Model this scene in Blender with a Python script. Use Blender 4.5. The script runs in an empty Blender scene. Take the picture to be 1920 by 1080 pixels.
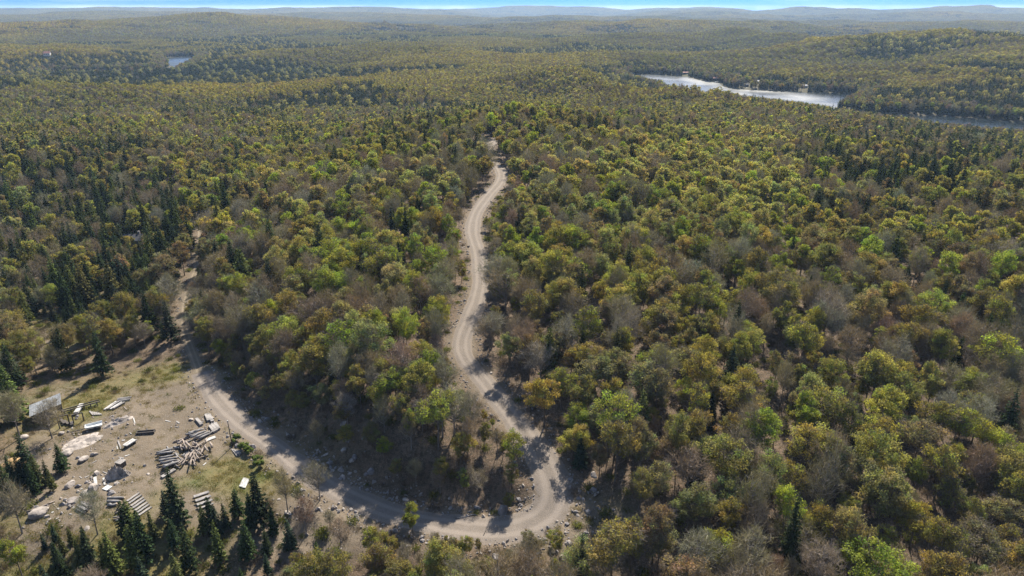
import bpy, math, random
import numpy as np
rng = np.random.default_rng(7)
random.seed(7)
D = bpy.data
sc = bpy.context.scene
C = sc.collection
PI = math.pi

# ------------------------------------------------------------------ camera
W0, H0, F = 1920.0, 1080.0, 1321.0
CAMZ = 78.0
PITCH = math.atan((540 - 17) / F)
cp, sp = math.cos(PITCH), math.sin(PITCH)
cam = D.cameras.new('camera'); camo = D.objects.new('camera', cam); C.objects.link(camo)
cam.sensor_width = 36; cam.lens = 36 * F / W0
cam.clip_start = 0.5; cam.clip_end = 60000
camo.location = (0, 0, CAMZ); camo.rotation_euler = (PI / 2 - PITCH, 0, 0)
sc.camera = camo


def ray(px, py):
    a = (np.asarray(px, float) - 960) / F
    b = (540 - np.asarray(py, float)) / F
    return a, cp + b * sp, -sp + b * cp


def at_z(px, py, z):
    x, y, dz = ray(px, py)
    t = (z - CAMZ) / dz
    return x * t, y * t


def at_d(px, py, d):
    x, y, dz = ray(px, py)
    t = d / np.hypot(x, y)
    return x * t, y * t, CAMZ + dz * t


def project(x, y, z):
    zz = z - CAMZ
    f = y * cp - zz * sp
    u = y * sp + zz * cp
    f = np.where(f < 1e-3, 1e-3, f)
    return 960 + F * x / f, 540 - F * u / f, f


# ------------------------------------------------------------------ noise
_perm = np.random.default_rng(3).random((256, 256))


def vnoise(x, y):
    xi = np.floor(x).astype(np.int64); yi = np.floor(y).astype(np.int64)
    fx = x - xi; fy = y - yi
    fx = fx * fx * (3 - 2 * fx); fy = fy * fy * (3 - 2 * fy)
    g = lambda i, j: _perm[(i) & 255, (j) & 255]
    return ((g(xi, yi) * (1 - fx) + g(xi + 1, yi) * fx) * (1 - fy) + (g(xi, yi + 1) * (1 - fx) + g(xi + 1, yi + 1) * fx) * fy) * 2 - 1


def fbm(x, y, o=3):
    s = 0; a = 1; t = 0
    for k in range(o):
        s = s + a * vnoise(x * 2 ** k + 17.3 * k, y * 2 ** k - 9.1 * k); t += a; a *= .5
    return s / t


def sstep(a, b, x):
    t = np.clip((x - a) / (b - a), 0, 1)
    return t * t * (3 - 2 * t)


# ------------------------------------------------------------------ terrain control
LAKE_Z = -25.0
road_px = [(376, 700, .5), (408, 748, .2), (455, 795, 0), (520, 842, -.5), (600, 902, -1), (690, 946, -1.6), (760, 970, -2), (840, 986, -1.8),
           (920, 994, -1.2), (985, 985, -.4), (1028, 958, .4), (1038, 915, 1.5), (1018, 862, 2.8), (985, 815, 4), (945, 762, 5), (905, 712, 6), (872, 672, 7.4),
           (866, 640, 8.2), (880, 600, 9.4), (895, 560, 10.4), (901, 520, 11.3), (897, 475, 12.5), (886, 435, 13.5), (893, 400, 14.5), (915, 368, 15.4),
           (938, 340, 16.2), (938, 318, 16.8), (915, 300, 17.4), (905, 288, 17.8)]
road2_px = [(905, 288, 17.8), (915, 274, 18), (938, 258, 18.2), (958, 245, 18.3), (970, 230, 18.2)]
track_px = [(380, 712, .5), (362, 665, .8), (347, 620, 1), (346, 580, 1), (358, 535, 1.2), (371, 495, 1.5), (376, 455, 1.8), (374, 420, 2)]
G = 0; T = 11.0   # ground pixel / canopy-top pixel offset
ctrl = []


def cg(px, py, z, off=0):
    x, y = at_z(px, py, z + off); ctrl.append((float(x), float(y), z))


def cd(px, py, d, off=T):
    x, y, z = at_d(px, py, d); ctrl.append((float(x), float(y), float(z) - off))


for p in road_px[::2] + road2_px[1::2] + track_px[1::2]:
    cg(*p)
for p in [(250, 830, 0), (100, 780, 0), (430, 870, -.3), (330, 750, 0), (60, 900, -1), (250, 960, -1), (150, 1060, -3), (400, 1060, -3), (700, 1070, -4), (-150, 900, 0), (-200, 1300, -5), (400, 1500, -5), (1000, 1400, -5), (1600, 1500, -8), (2200, 1200, -7),
          (20, 700, 0), (1180, 960, 2), (1100, 1040, -1.5), (1300, 1040, -2), (1500, 1040, -3), (1850, 1040, -5), (1250, 850, 4), (1500, 850, 2.5), (1800, 850, 0), (1150, 700, 7), (1400, 680, 6.5), (1700, 680, 4), (2100, 700, 2),
          (760, 880, 4.5), (660, 800, 5), (800, 780, 7), (560, 700, 5), (450, 600, 5), (700, 620, 9), (600, 500, 10), (480, 480, 7), (750, 480, 12.5), (700, 380, 15), (560, 370, 11),
          (1000, 560, 10), (1100, 480, 12.5), (1300, 480, 11), (1200, 380, 16), (1500, 420, 10), (1700, 430, 4), (1900, 420, 0),
          (200, 560, -3), (80, 500, -4), (250, 460, -2), (100, 380, -4), (250, 340, -4), (450, 380, 4), (20, 620, -2), (-200, 500, -4)]:
    cg(*p)
for p in [(1050, 187, 470), (1200, 205, 500), (1350, 210, 540), (1500, 203, 580), (1620, 212, 560), (900, 190, 470), (750, 215, 440), (600, 250, 410), (1600, 285, 360), (1800, 310, 330), (1900, 345, 290), (1760, 262, 450), (1850, 287, 410), (1960, 296, 390), (1400, 270, 380),
          (300, 262, 420), (100, 262, 430), (450, 300, 370), (300, 205, 610), (100, 200, 640), (500, 195, 640), (0, 150, 950), (200, 143, 1130), (300, 133, 1250), (400, 120, 1300), (500, 104, 1400), (600, 92, 1480), (700, 88, 1550), (820, 96, 1500), (870, 112, 1130), (990, 122, 1030), (1100, 140, 980), (1180, 160, 900),
          (700, 150, 800), (850, 160, 750), (250, 170, 800),
          (1000, 72, 1900), (1180, 100, 1500), (1350, 90, 1700), (1500, 82, 1750), (1600, 66, 1600), (1700, 58, 1560), (1800, 56, 1520), (1880, 70, 1500), (1960, 84, 1500), (1450, 112, 1330), (1700, 120, 1160), (1850, 150, 1000), (1950, 170, 900), (1620, 140, 1060),
          (60, 82, 1850), (200, 96, 2000), (120, 112, 1500), (0, 100, 1600), (220, 122, 1560), (420, 80, 2400), (0, 52, 2900), (150, 40, 3100), (330, 29, 3400), (480, 36, 3300), (620, 50, 2900), (800, 62, 2500), (950, 44, 3300), (1100, 40, 3200), (1250, 39, 3100), (1350, 48, 2800), (1450, 60, 2500), (1900, 44, 4600),
          (1430, 47, 3800), (1540, 37, 5000), (1640, 46, 4600), (700, 34, 4600), (850, 34, 4400), (1850, 36, 4600),
          (0, 18, 8000), (300, 16.5, 8500), (500, 17, 8000), (120, 23, 6000), (700, 20, 7800), (850, 17.5, 10500), (1000, 14.5, 11500), (1130, 18, 9500), (1300, 20, 9000), (1400, 16, 10500), (1500, 14.5, 10000), (1620, 20, 8500), (1700, 15.5, 10000), (1800, 13, 10200), (1900, 15, 10000), (2050, 15, 10000), (-150, 17, 8000),
          (200, 18, 12500), (600, 18, 12500), (1400, 17, 13500), (1800, 17, 13500), (0, 18, 12500)]:
    cd(*p)
for p in [(820, 640, -17), (960, 640, -18), (1100, 660, -20), (700, 600, -14), (0, 740, -20), (120, 760, -20), (250, 760, -18), (420, 800, -16), (560, 900, -14), (760, 1250, -24), (950, 1500, -22), (650, 2100, -24), (1250, 2200, -20), (300, 2600, -14), (1450, 2250, -18), (1600, 2150, -22), (1750, 2150, -24), (1900, 2150, -22), (2000, 2300, -20), (100, 4300, -25), (330, 4300, -25), (560, 4200, -25), (950, 4100, -25), (1250, 3900, -25), (1520, 6200, -25), (950, 1330, -24), (1050, 1350, -22)]:
    x, y, z = at_d(p[0], 200, p[1]); ctrl.append((float(x), float(y), p[2]))
for p in [(1150, 148), (1230, 150), (1300, 165), (1450, 168), (1580, 180), (1690, 236), (1850, 236), (1960, 246), (330, 112), (200, 140), (845, 74), (1500, 58)]:
    cg(p[0], p[1], LAKE_Z)
ctrl = np.array(ctrl)


def rough(x, y):
    d = np.hypot(x, y)
    w = sstep(600, 1800, d)
    return 1.1 * fbm(x / 26, y / 26, 3) * (1 - .5 * w) + (5 * sstep(220, 420, d) + 9 * sstep(450, 800, d)) * fbm(x / 130 + 5, y / 150, 3) + 42 * w * (.35 - np.abs(fbm(x / 620 + 9, y / 560 + 2, 3))) + 22 * sstep(3500, 7000, d) * fbm(x / 1500, y / 1100 + 7, 3)


def uv(x, y):
    return np.stack([np.arctan2(x, y + 25) * 2.2, np.log(np.hypot(x, y + 25) + 20)], -1)


cu = uv(ctrl[:, 0], ctrl[:, 1])
res = ctrl[:, 2] - rough(ctrl[:, 0], ctrl[:, 1])
K = np.sqrt(((cu[:, None] - cu[None]) ** 2).sum(-1) + .05 ** 2)
n = len(cu)
A = np.zeros((n + 1, n + 1)); A[:n, :n] = -K + np.eye(n) * .02; A[:n, n] = 1; A[n, :n] = 1
sol = np.linalg.solve(A, np.append(res, 0)); wts, c0 = sol[:n], sol[n]


def base_h(x, y):
    u = uv(x, y).reshape(-1, 2); out = np.empty(len(u))
    for i in range(0, len(u), 20000):
        k = np.sqrt(((u[i:i + 20000, None] - cu[None]) ** 2).sum(-1) + .05 ** 2)
        out[i:i + 20000] = -k @ wts + c0
    return out.reshape(np.shape(x)) + rough(x, y)


def catmull(P, step):
    P = np.array(P, float); P = np.vstack([2 * P[0] - P[1], P, 2 * P[-1] - P[-2]]); out = []
    for i in range(1, len(P) - 2):
        p0, p1, p2, p3 = P[i - 1:i + 3]; m = max(2, int(np.linalg.norm(p2 - p1) / step))
        t = np.linspace(0, 1, m, endpoint=False)[:, None]
        out.append(.5 * (2 * p1 + (p2 - p0) * t + (2 * p0 - 5 * p1 + 4 * p2 - p3) * t ** 2 + (3 * p1 - p0 - 3 * p2 + p3) * t ** 3))
    out.append(P[-2][None]); return np.vstack(out)


def px_line(L, step=1.0):
    x, y = at_z([p[0] for p in L], [p[1] for p in L], np.array([p[2] for p in L]))
    return catmull(np.stack([x, y, [p[2] for p in L]], 1), step)


ROADS = [('gravel_road', px_line(road_px), 2.6), ('gravel_road', px_line(road2_px), 2.8), ('dirt_track', px_line(track_px), 1.25)]


def poly_px(P, z=0.0):
    x, y = at_z([p[0] for p in P], [p[1] for p in P], z); return np.stack([x, y], 1)


def inside(poly, x, y):
    r = np.zeros(np.shape(x), bool); j = len(poly) - 1
    for i in range(len(poly)):
        xi, yi = poly[i]; xj, yj = poly[j]
        with np.errstate(divide='ignore', invalid='ignore'):
            c = ((yi > y) != (yj > y)) & (x < (xj - xi) * (y - yi) / (yj - yi + 1e-12) + xi)
        r ^= c; j = i
    return r


def seg_dist(P, x, y):
    """distance to polyline P (n,2+) and the nearest point's index"""
    best = np.full(np.shape(x), 1e9); idx = np.zeros(np.shape(x), int)
    for i in range(len(P) - 1):
        ax, ay = P[i][:2]; bx, by = P[i + 1][:2]; dx, dy = bx - ax, by - ay
        t = np.clip(((x - ax) * dx + (y - ay) * dy) / (dx * dx + dy * dy + 1e-9), 0, 1)
        d = np.hypot(x - ax - t * dx, y - ay - t * dy); m = d < best
        best = np.where(m, d, best); idx = np.where(m, i, idx)
    return best, idx


def poly_sd(poly, x, y):
    d, _ = seg_dist(np.vstack([poly, poly[:1]]), x, y)
    return np.where(inside(poly, x, y), -d, d)


def rough_poly(P, amp):
    Q = []
    for a, b in zip(P, np.roll(P, -1, 0)):
        m = max(2, int(np.linalg.norm(b - a) / 12))
        for t in np.linspace(0, 1, m, endpoint=False):
            q = a + (b - a) * t; Q.append(q + amp * np.array([vnoise(q[0] / 25 + 3, q[1] / 25), vnoise(q[0] / 25, q[1] / 25 + 8)]))
    return np.array(Q)


LAKES = [rough_poly(poly_px(P, LAKE_Z), a) for P, a in [
    ([(1170, 143), (1215, 139), (1262, 142), (1290, 144), (1308, 149), (1330, 154), (1350, 155), (1362, 164), (1380, 167), (1440, 170), (1520, 174), (1585, 176), (1612, 177), (1600, 192), (1570, 205), (1620, 214), (1700, 216), (1775, 217), (1830, 223), (1900, 229), (1990, 236), (2080, 258), (2050, 275), (1900, 270), (1780, 258), (1690, 244), (1560, 222), (1440, 205), (1330, 200), (1280, 185), (1240, 168), (1190, 155)], 3),
    ([(95, 139), (180, 137), (300, 134.5), (316, 124), (310, 109), (335, 106.5), (362, 106.5), (372, 114), (345, 128), (320, 142), (200, 147), (90, 146)], 4),
    ([(742, 70.5), (760, 70), (800, 71.5), (850, 72), (862, 75), (800, 75.5), (745, 74)], 4),
    ([(1470, 57.5), (1560, 57.5), (1570, 60), (1480, 60)], 4)]]
CLEAR = poly_px([(40, 835), (70, 800), (70, 745), (120, 725), (230, 728), (330, 705), (385, 690), (430, 765), (500, 850), (520, 905), (470, 925), (400, 965), (280, 985), (180, 1000), (60, 985), (30, 900)])


# far country: long wooded ridges (pixel, crest row, distance) over a valley floor
RIDGES = [
    (200, [(-150, 156, 1000), (120, 151, 1060), (300, 141, 1180), (400, 122, 1300), (500, 102, 1420), (600, 87, 1500), (720, 82, 1560), (820, 91, 1480), (900, 110, 1250), (960, 128, 1050)]),
    (190, [(120, 178, 800), (300, 172, 860), (480, 160, 930), (620, 148, 960), (760, 146, 900), (860, 150, 840)]),
    (540, [(-150, 46, 2900), (150, 38, 3100), (330, 27, 3400), (480, 34, 3300), (620, 47, 3000), (760, 60, 2700)]),
    (150, [(-150, 76, 1750), (60, 79, 1800), (120, 98, 1650), (200, 119, 1500), (270, 127, 1420)]),
    (330, [(640, 55, 2900), (800, 52, 3300), (950, 42, 3400), (1100, 39, 3300), (1250, 36, 3200), (1400, 44, 3300)]),
    (180, [(900, 82, 1800), (1000, 72, 1900), (1180, 64, 2000), (1350, 57, 2150), (1440, 64, 2050)]),
    (85, [(1060, 124, 880), (1160, 132, 850), (1240, 150, 800), (1275, 166, 750)]),
    (130, [(1040, 106, 1330), (1120, 98, 1420), (1240, 104, 1420)]),
    (215, [(1360, 106, 1350), (1460, 84, 1450), (1560, 66, 1500), (1650, 58, 1530), (1750, 54, 1560), (1830, 50, 1560), (1880, 68, 1500), (1940, 94, 1450)]),
    (150, [(1660, 152, 980), (1740, 122, 1080), (1850, 98, 1200), (2000, 82, 1300), (2150, 80, 1300)]),
    (330, [(1480, 46, 4600), (1540, 36, 4700), (1590, 38, 4700), (1650, 47, 4600)]),
    (420, [(1660, 44, 4000), (1780, 40, 4200), (1900, 42, 4000), (2100, 38, 4000)]),
    (420, [(1000, 33, 5000), (1130, 30, 5300), (1300, 33, 5200), (1420, 36, 5200)]),
    (700, [(-200, 24, 5800), (100, 26, 5600), (250, 21, 6300), (450, 27, 5800), (640, 24, 6300), (800, 30, 5600)]),
    (700, [(-200, 15, 9000), (100, 16.5, 8800), (300, 13.5, 9300), (480, 15.5, 8800), (640, 13.5, 9300), (780, 17, 8800)]),
    (700, [(760, 17, 10500), (900, 14.5, 11000), (1000, 11.5, 11300), (1100, 14.5, 11000), (1200, 17, 10600), (1330, 14, 10800)]),
    (560, [(1250, 20, 8300), (1350, 16.5, 8600), (1420, 21, 8400), (1480, 15.5, 8800), (1540, 13.5, 8800), (1600, 17, 8700), (1700, 14.5, 9200), (1800, 11, 9400), (1880, 14.5, 9200), (2100, 13, 9200)]),
    (380, [(1280, 25, 6800), (1330, 21, 7000), (1400, 28, 6700), (1600, 28, 6900), (1750, 23, 7000), (1900, 28, 6800), (2050, 25, 6800)])]


def far_h(x, y):
    floor = LAKE_Z + 5 + 9 * fbm(x / 210, y / 170, 2)
    acc = np.zeros(np.shape(x))
    for w_, P in RIDGES:
        a = np.array([at_d(*p) for p in P]); a[:, 2] -= T; a = catmull(a, 60.0)
        wx = x + 90 * fbm(x / 330 + 3, y / 330, 2) * min(1, w_ / 300); wy = y + 90 * fbm(x / 330, y / 330 + 11, 2) * min(1, w_ / 300)
        m = (wx > a[:, 0].min() - 3 * w_) & (wx < a[:, 0].max() + 3 * w_) & (wy > a[:, 1].min() - 3 * w_) & (wy < a[:, 1].max() + 3 * w_)
        if not m.any(): continue
        s, i = seg_dist(a, wx[m], wy[m]); h = np.maximum(a[i, 2] - LAKE_Z - 3, 0) * np.exp(-(s / w_) ** 2) * (1 + .22 * fbm(x[m] / (w_ * .7), y[m] / (w_ * .55), 3))
        acc[m] = (acc[m] ** 3 + h ** 3) ** (1 / 3)
    return floor + acc + 1.5 * fbm(x / 60, y / 60, 2)


def height(x, y):
    z = base_h(x, y)
    d = np.hypot(x, y)
    m = d > 560
    if m.any():
        t = sstep(560, 760, d[m]); z[m] = z[m] * (1 - t) + t * far_h(x[m], y[m])
    m = d > 450
    if m.any():
        lz = z[m]; s = np.full(lz.shape, 1e9)
        for L in LAKES:
            s = np.minimum(s, poly_sd(L, x[m], y[m]))
        lz = np.maximum(lz, LAKE_Z + .3 + np.minimum(np.maximum(s, 0) * .06, 2))
        cap = LAKE_Z + .5 + np.maximum(s, 0) * .14
        lz = np.where(s < 120, np.minimum(lz, cap), lz)
        z[m] = np.where(s < 0, LAKE_Z + .2 + np.maximum(s * .15, -3), lz)
    m = d < 260
    if m.any():
        s = poly_sd(CLEAR, x[m], y[m]); w = 1 - sstep(-4, 10, s)
        fl = -.3 + .25 * fbm(x[m] / 6, y[m] / 6, 2)
        z[m] = z[m] * (1 - .8 * w) + .8 * w * fl
    for _, P, hw in ROADS:
        Q = P[::3]
        m = (d < 520) & (x > Q[:, 0].min() - 25) & (x < Q[:, 0].max() + 25) & (y > Q[:, 1].min() - 25) & (y < Q[:, 1].max() + 25)
        if m.any():
            s, i = seg_dist(Q, x[m], y[m]); e_ = 2.2 * np.exp(-((i * 3 - 90) / 18.0) ** 2) * (hw > 2.5); w = 1 - sstep(hw + 1.2 + e_, hw + 9 + e_, s)
            i2 = np.minimum(i + 1, len(Q) - 1)
            ab = Q[i2, :2] - Q[i, :2]; tt = np.clip(((x[m] - Q[i, 0]) * ab[:, 0] + (y[m] - Q[i, 1]) * ab[:, 1]) / ((ab ** 2).sum(1) + 1e-9), 0, 1)
            z[m] = z[m] * (1 - w) + w * (Q[i, 2] * (1 - tt) + Q[i2, 2] * tt)
    return z


# polar grid: one sheet from under the drone to past the horizon
AY = -45.0
NR, NA = 800, 330
RR = np.exp(np.linspace(math.log(12), math.log(17000), NR)); AA = np.radians(np.linspace(-68, 68, NA))
gr, ga = np.meshgrid(RR, AA, indexing='ij')
gx, gy = gr * np.sin(ga), gr * np.cos(ga) + AY
gz = height(gx, gy)
LR0, LRS = math.log(12), (math.log(17000) - math.log(12)) / (NR - 1)


def zat(x, y):
    x = np.asarray(x, float); y = np.asarray(y, float)
    r = np.clip((np.log(np.hypot(x, y - AY)) - LR0) / LRS, 0, NR - 1.001)
    a = np.clip((np.arctan2(x, y - AY) - AA[0]) / (AA[1] - AA[0]), 0, NA - 1.001)
    i = r.astype(int); j = a.astype(int); fr = r - i; fa = a - j
    return (gz[i, j] * (1 - fa) + gz[i, j + 1] * fa) * (1 - fr) + (gz[i + 1, j] * (1 - fa) + gz[i + 1, j + 1] * fa) * fr


def normal_at(x, y, e=6.0):
    a = (zat(x + e, y) - zat(x - e, y)) / (2 * e); b = (zat(x, y + e) - zat(x, y - e)) / (2 * e)
    return a, b


def hit(px, py):
    """ground point under a pixel of the photograph, found once while planning where things stand"""
    x, y, z = ray(px, py); t = np.geomspace(60, 9000, 3000)
    s = CAMZ + z * t - zat(x * t, y * t); k = int(np.argmax(s < 0)) or len(t) - 1
    a, b = t[k - 1], t[k]
    for _ in range(25):
        m = .5 * (a + b)
        if CAMZ + z * m - float(zat(x * m, y * m)) < 0: b = m
        else: a = m
    return float(x * b), float(y * b), float(zat(x * b, y * b))


# ------------------------------------------------------------------ materials
def new_mat(name):
    m = D.materials.new(name); m.use_nodes = True; nt = m.node_tree; nt.nodes.clear()
    out = nt.nodes.new('ShaderNodeOutputMaterial')
    return m, nt, out


class N:
    def __init__(s, nt): s.nt = nt
    def __call__(s, t, **k):
        n = s.nt.nodes.new('ShaderNode' + t)
        for a, b in k.items():
            if a.startswith('i_'):
                key = a[2:]; key = int(key) if key.isdigit() else key.replace('_', ' ')
                if hasattr(b, 'is_linked') or b.__class__.__name__.startswith('NodeSocket'): s.nt.links.new(b, n.inputs[key])
                else: n.inputs[key].default_value = b
            else: setattr(n, a, b)
        return n
    def mix(s, f, a, b, mode='MIX'):
        n = s.nt.nodes.new('ShaderNodeMix'); n.data_type = 'RGBA'; n.blend_type = mode
        for v, i in ((f, 0), (a, 6), (b, 7)):
            if hasattr(v, 'is_linked'): s.nt.links.new(v, n.inputs[i])
            else: n.inputs[i].default_value = v if i == 0 else (*v[:3], 1)
        return n.outputs[2]
    def ramp(s, f, lo, hi):
        n = s.nt.nodes.new('ShaderNodeMapRange'); s.nt.links.new(f, n.inputs[0]); n.inputs[1].default_value = lo; n.inputs[2].default_value = hi
        return n.outputs[0]
    def noise(s, scale, detail=3, vec=None, rough=.55):
        n = s.nt.nodes.new('ShaderNodeTexNoise'); n.inputs['Scale'].default_value = scale; n.inputs['Detail'].default_value = detail; n.inputs['Roughness'].default_value = rough
        if vec is not None: s.nt.links.new(vec, n.inputs['Vector'])
        return n.outputs[0]
    def link(s, a, b): s.nt.links.new(a, b)


def leaf_mat(name, trans=.38, rough_c=1.0):
    m, nt, out = new_mat(name); n = N(nt)
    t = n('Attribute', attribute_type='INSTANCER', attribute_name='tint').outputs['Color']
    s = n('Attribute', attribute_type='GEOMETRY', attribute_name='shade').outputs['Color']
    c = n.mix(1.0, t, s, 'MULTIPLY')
    d = n('BsdfDiffuse', i_Color=c).outputs[0]
    c2 = n.mix(1.0, c, (1.2, 1.15, .55), 'MULTIPLY')
    tr = n('BsdfTranslucent', i_Color=c2).outputs[0]
    x = n('MixShader'); x.inputs[0].default_value = trans; n.link(d, x.inputs[1]); n.link(tr, x.inputs[2]); n.link(x.outputs[0], out.inputs[0])
    return m


def plain_mat(name, col, var=.25, scale=3.0, rough=.85, col2=None, bump=0.0, metal=0.0):
    m, nt, out = new_mat(name); n = N(nt)
    co = n('TexCoord').outputs['Object']
    f = n.noise(scale, 4, co)
    c2 = col2 or tuple(v * (1 - var) for v in col)
    f = n.ramp(f, .35, .65)
    c = n.mix(f, tuple(min(1, v * (1 + var * .5)) for v in col), c2)
    b = n('BsdfPrincipled', i_Base_Color=c, i_Roughness=rough, i_Metallic=metal)
    if bump:
        bn = n('Bump', i_Strength=bump, i_Distance=.05); n.link(n.noise(scale * 4, 3, co), bn.inputs['Height']); n.link(bn.outputs[0], b.inputs['Normal'])
    n.link(b.outputs[0], out.inputs[0])
    return m


M = {}
M['leaf'] = leaf_mat('leaves', .48)
M['needle'] = leaf_mat('needles', .18)
M['twig'] = leaf_mat('twigs', .15)
M['bark'] = plain_mat('bark', (.125, .098, .078), .4, 2.0)
M['bark_pale'] = plain_mat('bark_pale', (.2, .17, .145), .35, 2.0)
M['wood_grey'] = plain_mat('weathered_wood', (.235, .215, .2), .45, 1.5, .9)
M['log_bark'] = plain_mat('log_bark', (.23, .185, .155), .55, 1.4, .9, bump=.4)
M['log_grey'] = plain_mat('log_grey', (.20, .187, .18), .5, 1.4, .9, bump=.4)
M['log_end'] = plain_mat('log_end', (.42, .33, .23), .3, 5, .9)
M['wood_dark'] = plain_mat('dark_wood', (.07, .058, .05), .3, 2, .9)
M['white_board'] = plain_mat('white_board', (.38, .365, .345), .4, 1.5, .8)
M['roof_tin'] = plain_mat('roof_tin', (.19, .2, .215), .35, .8, .85, bump=.1)
M['roof_dark'] = plain_mat('roof_dark', (.035, .035, .04), .3, 1, .8)
M['roof_red'] = plain_mat('roof_red', (.30, .13, .09), .3, 1, .8)
M['roof_pale'] = plain_mat('roof_pale', (.42, .4, .39), .2, 1, .7)
M['wall_pale'] = plain_mat('wall_pale', (.62, .58, .52), .15, 1, .8)
M['wall_brown'] = plain_mat('wall_brown', (.12, .08, .06), .2, 1, .8)
M['glass'] = plain_mat('window_glass', (.02, .025, .03), .1, 1, .1)
M['rock'] = plain_mat('rock', (.29, .25, .22), .5, .9, .9, bump=.6)
M['rock_dark'] = plain_mat('rock_dark', (.20, .18, .175), .45, .9, .9, bump=.6)
M['sand'] = plain_mat('sand', (.42, .27, .12), .2, 1, .95)
M['rubber'] = plain_mat('rubber', (.02, .02, .02), .1, 1, .8)
M['hull'] = plain_mat('hull', (.55, .56, .55), .2, 1, .5)


def ground_mat():
    m, nt, out = new_mat('forest_floor'); n = N(nt)
    co = n('NewGeometry').outputs['Position']
    mask = n('Attribute', attribute_type='GEOMETRY', attribute_name='mask').outputs['Color']
    sep = n('SeparateColor'); n.link(mask, sep.inputs[0]); bare, grass, far = sep.outputs
    big = n.ramp(n.noise(.07, 4, co), .35, .65); fine = n.ramp(n.noise(1.3, 5, co, .7), .38, .62); speck = n.ramp(n.noise(5.0, 3, co, .7), .56, .66)
    lit = n.mix(big, (.105, .073, .05), (.155, .108, .075))
    lit = n.mix(fine, lit, (.052, .042, .028))
    lit = n.mix(speck, lit, (.22, .17, .13))
    dirt = n.mix(n.ramp(n.noise(.22, 5, co, .65), .35, .65), (.158, .126, .092), (.104, .084, .062))
    dirt = n.mix(n.ramp(n.noise(2.2, 5, co, .75), .5, .75), dirt, (.115, .085, .055))
    dirt = n.mix(n.ramp(n.noise(3.4, 4, co, .7), .62, .7), dirt, (.3, .265, .23))
    gr = n.mix(n.ramp(n.noise(.9, 5, co, .75), .35, .65), (.15, .12, .055), (.09, .085, .035))
    gr = n.mix(n.ramp(n.noise(.12, 3, co), .55, .7), gr, (.075, .09, .028))
    c = n.mix(grass, lit, gr); c = n.mix(bare, c, dirt)
    vo = n('TexVoronoi'); vo.inputs['Scale'].default_value = .11; n.link(co, vo.inputs['Vector'])
    fc = n.mix(n.ramp(n.noise(.006, 5, co, .6), .38, .62), (.062, .06, .03), (.082, .068, .045)); fc = n.mix(n.ramp(n.noise(.02, 4, co, .7), .56, .7), fc, (.025, .03, .02))
    c = n.mix(far, c, fc)
    b = n('BsdfPrincipled', i_Base_Color=c, i_Roughness=.95); b.inputs['Specular IOR Level'].default_value = .1
    bn = n('Bump', i_Strength=.7, i_Distance=.25); n.link(n.noise(2.0, 5, co, .7), bn.inputs['Height']); n.link(bn.outputs[0], b.inputs['Normal'])
    n.link(b.outputs[0], out.inputs[0]); return m


def road_mat(name, c1, c2, c3):
    m, nt, out = new_mat(name); n = N(nt)
    co = n('NewGeometry').outputs['Position']
    ac = n('Attribute', attribute_type='GEOMETRY', attribute_name='across').outputs['Fac']
    f1 = n.ramp(n.noise(.35, 5, co, .65), .35, .65); f2 = n.ramp(n.noise(6.0, 4, co, .8), .4, .62)
    c = n.mix(f1, c1, c2); c = n.mix(f2, c, c3)
    # two wheel lines worn smooth and pale, loose stuff between and at the edges
    a = n('Math', operation='ABSOLUTE', i_0=ac).outputs[0]
    tr = n('Math', operation='SUBTRACT', i_0=a, i_1=.38).outputs[0]; tr = n('Math', operation='ABSOLUTE', i_0=tr).outputs[0]
    w = n('MapRange'); n.link(tr, w.inputs[0]); w.inputs[1].default_value = .08; w.inputs[2].default_value = .22; w.inputs[3].default_value = .42; w.inputs[4].default_value = 0
    c = n.mix(w.outputs[0], c, tuple(v * 1.25 for v in c1))
    e = n('MapRange'); n.link(a, e.inputs[0]); e.inputs[1].default_value = .75; e.inputs[2].default_value = 1.0; e.inputs[3].default_value = 0; e.inputs[4].default_value = .7
    c = n.mix(e.outputs[0], c, (.19, .145, .105))
    b = n('BsdfPrincipled', i_Base_Color=c, i_Roughness=.95); b.inputs['Specular IOR Level'].default_value = .15
    bn = n('Bump', i_Strength=.6, i_Distance=.08); n.link(n.noise(5.0, 4, co, .8), bn.inputs['Height']); n.link(bn.outputs[0], b.inputs['Normal'])
    n.link(b.outputs[0], out.inputs[0]); return m


def water_mat():
    m, nt, out = new_mat('lake_water'); n = N(nt)
    co = n('NewGeometry').outputs['Position']
    calm = n.ramp(n.noise(.006, 3, co), .4, .6)
    r = n('MapRange'); xyz = n('SeparateXYZ'); n.link(co, xyz.inputs[0]); lee = n('MapRange'); n.link(xyz.outputs[0], lee.inputs[0]); lee.inputs[1].default_value = 360; lee.inputs[2].default_value = 420; lee.inputs[3].default_value = 1; lee.inputs[4].default_value = 0   # the east arm lies in the lee of the hill
    cm = n('Math', operation='MULTIPLY'); n.link(calm, cm.inputs[0]); n.link(lee.outputs[0], cm.inputs[1]); ad = n('Math', operation='MULTIPLY_ADD', i_1=.12); n.link(lee.outputs[0], ad.inputs[0]); n.link(cm.outputs[0], r.inputs[0]); r.inputs[3].default_value = .1; r.inputs[4].default_value = .34; n.link(r.outputs[0], ad.inputs[2])
    b = n('BsdfPrincipled', i_Base_Color=(.012, .018, .022, 1)); n.link(ad.outputs[0], b.inputs['Roughness']); b.inputs['IOR'].default_value = 1.33
    sc_ = n('Mapping'); n.link(co, sc_.inputs[0]); sc_.inputs['Scale'].default_value = (.1, .3, 1)
    bn = n('Bump', i_Strength=.8, i_Distance=.5); n.link(n.noise(1.0, 4, sc_.outputs[0], .7), bn.inputs['Height']); n.link(bn.outputs[0], b.inputs['Normal'])
    n.link(b.outputs[0], out.inputs[0]); return m


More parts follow.
